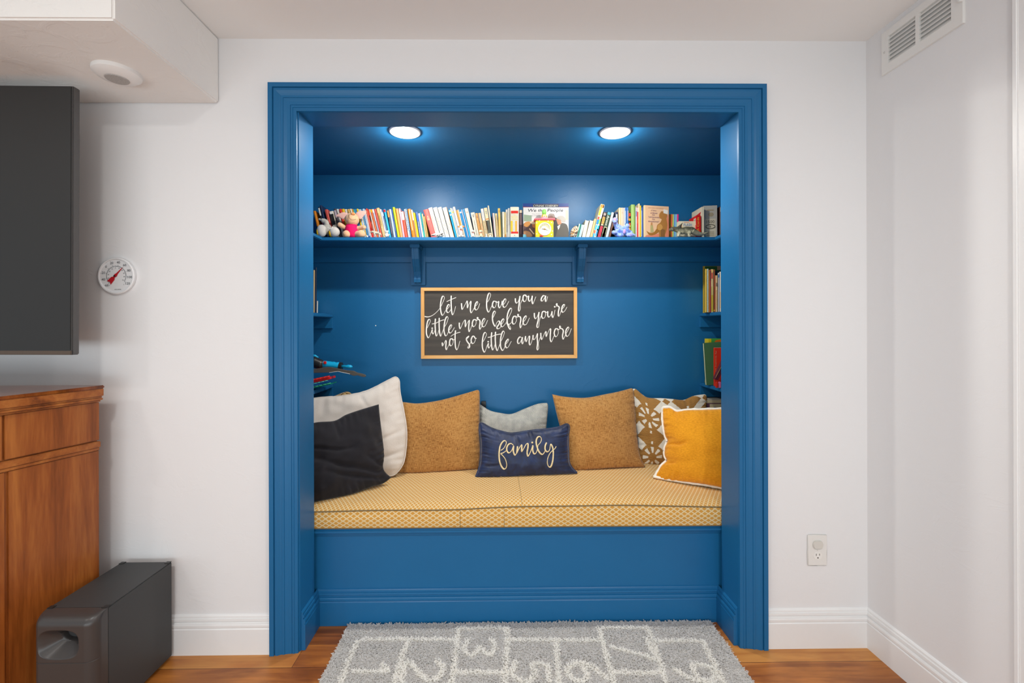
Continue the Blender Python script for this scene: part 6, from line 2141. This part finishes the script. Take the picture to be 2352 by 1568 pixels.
def puppy(px, top, wpx, label, mat, collar='#d8281f', ear='#2e2a28', y=2.527, face=-1, earlift=0.0):
    """a sitting puppy; top pixel row of the head, width in pixels"""
    kk = KY(y)
    b_ = X(px, 544, y)
    hgt = X(px, top, y).z - ZS
    s = hgt
    w = wpx * kk
    o_ = (b_.x, y, ZS)
    P = lambda a, b, c: Vector((b_.x + a * w, y + b * w, ZS + c * s))
    t = thing('puppy_figurine', o_, label, 'figurine', FG)
    mb = MB()
    mb.ball(P(.06, .08, .26), (.34 * w, .34 * w, .26 * s), n=14)
    mb.tube([P(.04, .05, .3), P(0, -.08, .58)], [.28 * w, .2 * w], n=12)
    mb.ball(P(-.02, -.1, .78), (.30 * w, .28 * w, .20 * s), n=14)
    mb.ball(P(face * .16, -.32, .72), (.16 * w, .18 * w, .10 * s), n=12)
    for a in (-.13, .16):
        mb.tube([P(a, -.22, .42), P(a * 1.2, -.34, .03)], [.11 * w, .09 * w], n=10)
    for a in (-.3, .36):
        mb.ball(P(a, -.1, .10), (.18 * w, .26 * w, .10 * s), n=10)
    mb.tube([P(.3, .2, .1), P(.5, .25, .16), P(.58, .2, .3)], [.07 * w, .06 * w, .03 * w], n=8)
    for v in mb.v:
        v.z = max(v.z, ZS + .0006)
    blob('body', mb, mat, max(.0011, w * .045), t, o_, smooth=3)
    for sg in (-1, 1):
        MB().ball(P(sg * (.30 + earlift * .12), -.08, .78 + earlift * .1), (.09 * w + earlift * .12 * w, .14 * w, .15 * s - earlift * .07 * s), n=10).build('ear', flat(ear, 0.5, 0.3), t, smooth=True, origin=o_)
    MB().lathe([(.215 * w, 0), (.235 * w, .02 * s), (.215 * w, .04 * s)], P(.0, -.06, .57), n=18).build('collar', flat(collar, 0.4, 0.4), t, smooth=True, origin=o_)
    MB().ball(P(face * .18, -.49, .74), (.05 * w, .04 * w, .035 * s), n=8).build('nose', M_BLACK, t, smooth=True, origin=o_)
    for sg in (-1, 1):
        MB().ball(P(-.02 + face * .06 + sg * .11, -.355, .83), .026 * w, n=8).build('eye', M_BLACK, t, smooth=True, origin=o_)


puppy(1059.5, 517, 13, 'tallest spotted puppy figurine with a red collar and orange ear, before the blue books', M_SPOT, '#d8281f', '#d98a4e', face=-1, earlift=1)
puppy(1086.5, 527.5, 11, 'white puppy figurine with a bright red collar beside the pale cream puppy', M_WHV, '#e0331f', '#d8d4cc', face=-1)
puppy(1104.5, 527.5, 11, 'pale cream puppy figurine with a red and blue collar', flat('#d2caa8', 0.45, 0.4), '#c8402f', '#d9d2b4', face=1)
puppy(1117, 536.5, 6.5, 'tiniest white puppy figurine, next to the pale cream puppy', M_WHV, '#c9c5bd', '#d9d5cc')
puppy(1126, 535, 8, 'tiny cream puppy figurine with an orange mark, near the very thin tall book', flat('#efe4c6', 0.45, 0.4), '#e8903a', '#e6d6b0')

# reclining spotted puppy with spread ears
y = 2.53
kk = KY(y)
b_ = X(1004, 544, y)
org = (b_.x, y, ZS)
t = thing('puppy_figurine', org, 'spotted puppy figurine lying down with widely spread black ears, before the coral book', 'figurine', FG)
mb = MB()
mb.ball(X(1005, 538.5, y - .006), (5.5 * kk, 5 * kk, 4.6 * kk), n=14)
mb.ball(X(1004, 541, y - .016), (3.4 * kk, 3.4 * kk, 2.8 * kk), n=12)
mb.ball(X(1010, 541, y + .008), (9 * kk, 6 * kk, 4 * kk), n=14)
mb.tube([X(1001, 537, y - .004), X(996, 539.5, y - .004), X(990.5, 540.5, y - .002)], [2.2 * kk, 2.8 * kk, 1.4 * kk], n=10)
mb.tube([X(1008, 537, y - .004), X(1013, 537, y - .004), X(1018.5, 535.6, y - .002)], [2.2 * kk, 2.4 * kk, 1.2 * kk], n=10)
for v in mb.v:
    v.z = max(v.z, ZS + .0006)
blob('body', mb, M_SPOT, .0013, t, org, smooth=3)
for a_, b2 in (((997, 540), (991, 541)), ((1012.6, 537.8), (1018, 536.4))):
    MB().tube([X(a_[0], a_[1], y - .0085), X(b2[0], b2[1], y - .006)], [.0032, .0018], n=8).build('ear', flat('#2e2a28', 0.5, 0.3), t, smooth=True, origin=org)
MB().ball(X(1004, 540.4, y - .0245), (.0036, .002, .0028), n=8).build('nose', M_BLACK, t, smooth=True, origin=org)
for px in (1002, 1006.4):
    MB().ball(X(px, 537.4, y - .0175), .0013, n=8).build('eye', M_BLACK, t, smooth=True, origin=org)

# wolf-like figure standing
y = 2.532
kk = KY(y)
org = (X(861, 544, y).x, y, ZS)
t = thing('wolf_figurine', org, 'grey white wolf figurine standing side-on near the feet of the plush pig', 'figurine', FG)
mb = MB()
mb.tube(catmull([X(858, 534, y), X(864, 534.6, y), X(870, 535.4, y)], 5), [3.6 * kk] * 5 + [3.2 * kk] * 6, n=12)
mb.tube(catmull([X(860, 533, y), X(856, 532, y - .001), X(853, 532.6, y - .002), X(849.5, 534, y - .002)], 5), [2.6 * kk] * 5 + [2.4 * kk] * 5 + [1.4 * kk] * 5 + [.8 * kk], n=10)
for px, dx in ((860, 0), (871, .6)):
    for dy in (-.006, .006):
        mb.tube(catmull([X(px, 535.5, y + dy), X(px + dx - .4, 540, y + dy), X(px + dx, 544, y + dy)], 4), [1.9 * kk] * 4 + [1.1 * kk] * 5, n=8)
mb.tube(catmull([X(872, 534.6, y), X(874.4, 537, y), X(874.6, 541, y)], 4), [1.2 * kk] * 8 + [.5 * kk], n=8)
for dy in (-.004, .004):
    mb.tube([X(856, 531, y + dy), X(856.6, 529, y + dy)], [.0020, .0005], n=6)
for v in mb.v:
    v.z = max(v.z, ZS + .0005)
blob('body', mb, M_GREYV, .0011, t, org, smooth=2)
MB().ball(X(853.4, 532, y - .0075), .0010, n=8).build('eye', M_BLACK, t, smooth=True, origin=org)

# white cat
y = 2.526
kk = KY(y)
org = (X(889, 544, y).x, y, ZS)
t = thing('cat_figurine', org, 'small white cat figurine with one raised paw before the turquoise book', 'figurine', FG)
mb = MB()
mb.ball(X(889, 540.5, y), (5.6 * kk, 4.4 * kk, 4.4 * kk), n=14)
mb.tube([X(888.6, 539, y), X(888.4, 534, y - .002)], [3.4 * kk, 2.6 * kk], n=12)
mb.ball(X(888.4, 532.6, y - .003), (3.9 * kk, 3.4 * kk, 3.3 * kk), n=14)
for px, dx in ((885.6, -.6), (891, .8)):
    mb.tube([X(px, 531.4, y - .002), X(px + dx, 527.8, y - .002)], [1.4 * kk, .25 * kk], n=8)
mb.tube([X(891, 538, y - .004), X(895.6, 538.4, y - .008)], [1.3 * kk, 1.0 * kk], n=8)
mb.tube([X(887, 538, y - .006), X(886.6, 543.4, y - .010)], [1.3 * kk, 1.2 * kk], n=8)
for v in mb.v:
    v.z = max(v.z, ZS + .0005)
blob('body', mb, M_WHV, .0011, t, org, smooth=2)
for px in (887, 890):
    MB().ball(X(px, 532.2, y - .0108), .0010, n=8).build('eye', M_BLACK, t, smooth=True, origin=org)
# a blue and white trinket in front of the red storybook
y = 2.526
p = X(845.5, 541.5, y)
mb = MB().ball((p.x - .005, y, ZS + .006), (.007, .006, .0058), n=12).ball((p.x + .007, y, ZS + .0055), (.006, .006, .0052), 1, n=12)
tag(mb.build('toy_trinket', [M_WHV, flat('#2c4a8c', 0.4, 0.4)], smooth=True, origin=(p.x, y, ZS)), 'tiny blue and white trinket beside the foot of the plush pig', 'trinket', TOY)

# ------------------------------------------------------------------ things on the low side shelf
M_CYAN = flat('#14aee0', 0.35, 0.5, 0.03)
y = 2.56
A0, A1 = X(700, 833, y), X(783, 841, y)
org = (A0.x, y, ZB)
ax = (A1 - A0).normalized()
t = thing('toy_blaster', org, 'turquoise toy blaster with a black grip and red tip, lying on the side shelf', 'toy blaster')
mb = MB()
mb.tube([A0.lerp(A1, .35), A0.lerp(A1, .6), A0.lerp(A1, .97)], [.022, .0225, .0195], n=18)
for q in (.55, .68, .80, .92):
    mb.ball(A0.lerp(A1, q) + Vector((0, 0, .0125)), (.012, .014, .010), n=12)
blob('barrel', mb, M_CYAN, .0022, t, org, smooth=3)
MB().tube([A0.lerp(A1, .955), A0.lerp(A1, 1.03)], [.0225, .0225], n=20).build('muzzle_ring', M_BLACK, t, bevel=.001, origin=org)
q0 = A0.lerp(A1, 1.02)
q1 = X(809.5, 842, y)
MB().tube([q0, q0.lerp(q1, .45), q0.lerp(q1, .62), q0.lerp(q1, .85), q1], [.0075, .0075, .0105, .0095, .0035], n=14).build('dart', M_CYAN, t, smooth=True, origin=org)
mb = MB()
mb.tube([X(690, 832, y), X(724, 832, y - .004), X(738, 838, y - .004), X(744, 836, y)], [.026, .032, .028, .018], n=18)
mb.ball(X(732, 835, y - .004), (.036, .026, .027), n=16)
blob('grip', mb, M_BLACK, .0026, t, org, smooth=3)
mb = MB().tube([X(712, 816, y), X(724, 817, y), X(731, 821, y)], [.006, .007, .004], n=10)
mb.build('sight', M_CYAN, t, smooth=True, origin=org)
c_ = X(746.5, 832.5, y - .024)
MB().box(c_.x - .008, c_.x + .008, c_.y - .006, c_.y + .006, c_.z - .008, c_.z + .008).build('trigger_button', flat('#e8281c', 0.35, 0.5), t, bevel=.003, origin=org)

y = 2.50
org = (X(724, 852, y).x, y, ZB)
t = thing('toy_sword', org, 'dark grey foam toy sword sticking out from the side shelf under the blaster', 'toy sword')
top_ = [(690, 848), (726, 846.5), (745, 843.5), (758, 843), (772, 845.5), (790, 849), (800, 850.6), (812, 851.6), (820, 855.4), (832, 858.2), (840, 861.5)]
bot_ = [(838.5, 865.2), (831, 864.2), (822, 861.4), (814, 862.6), (808, 860.6), (795, 856), (777, 852.4), (765, 854.4), (740, 855.4), (690, 856)]
out = catmull([(a, b, 0) for a, b in top_ + bot_], 3, True)
mb = MB().prism([(p.x, p.y) for p in out], y - .009, y + .009, lambda a, b, h: Vector((X(a, b, y).x, h, X(a, b, y).z)))
mb.build('blade', flat('#5a5651', 0.75, 0.2), t, bevel=.003, origin=org)
mb = MB().tube([X(756, 855.4, y - .0095), X(776, 852.6, y - .0095), X(804, 858.6, y - .0095)], .0013, n=6)
mb.build('edge_line', flat('#e6e4e0', 0.6, 0.2), t, origin=org)

# three pegged toy plates
for i, (pts, th, col, pegc, lab) in enumerate((
    (((715, 876), (757, 867)), .019, '#d8241c', '#ee3a30', 'red toy plate with square pegs, uppermost of the coloured plates on the side shelf'),
    (((715, 884.6), (754, 874.4)), .008, '#1f5fb4', '#7adcd0', 'blue toy plate with pale green pegs, between the red and green plates'),
    (((715, 891.5), (760, 880.8)), .008, '#0f8a6a', '#62d8a8', 'green toy plate with mint pegs, lowest of the coloured plates'))):
    y = 2.47
    p0, p1 = X(pts[0][0] - 18, pts[0][1] + 3.5, y), X(pts[1][0], pts[1][1], y)
    d_ = p1 - p0
    L_ = d_.length
    d_.normalize()
    u_ = Vector((-d_.z, 0, d_.x))
    org = (p0.x, y, ZB)
    t = thing('toy_plate', org, lab, 'toy plate', 'pegged toy plates')
    mt = Matrix((d_, Vector((0, 1, 0)), u_)).transposed().to_4x4()
    mt.translation = p0
    MB().box(0, L_, 0, .09, -th / 2, th / 2 * .3, mt=mt).build('plate', flat(col, 0.35, 0.5), t, bevel=.0015, origin=org)
    npg = 7
    for r in range(2):
        for j in range(npg):
            xx = L_ * (j + .5 + .25 * (r % 2)) / npg
            if xx + .007 > L_:
                continue
            MB().box(xx - .0075, xx + .0075, -.008 + r * .045, .014 + r * .045, th * .16, th * .16 + max(.004, th * .4), mt=mt).build('peg', flat(pegc, 0.35, 0.5), t, bevel=.0015, origin=org)

# chip of bare plaster, and a plug on the nook wall behind the brown pillow
p = X(863, 747.5, YB)
M_PLAS = flat('#e8e4dc', 0.8, 0.1)
mb = MB().lathe([(.0035, 0), (.003, -.0006)], (p.x, YB, p.z), 'y', 9)
tag(mb.build('plaster_chip', M_PLAS, origin=(p.x, YB, p.z)), 'tiny white chip in the blue wall between side shelf and framed sign', 'chip')
p = X(1111.5, 927, YB - .012)
mb = MB().box(p.x - .016, p.x + .012, YB - .026, YB, p.z - .05, p.z + .016)
tag(mb.build('wall_plug', M_BLACK, bevel=.002, origin=(p.x, YB, p.z)), 'black plug on the blue wall, peeping out between brown and herringbone pillows', 'plug')
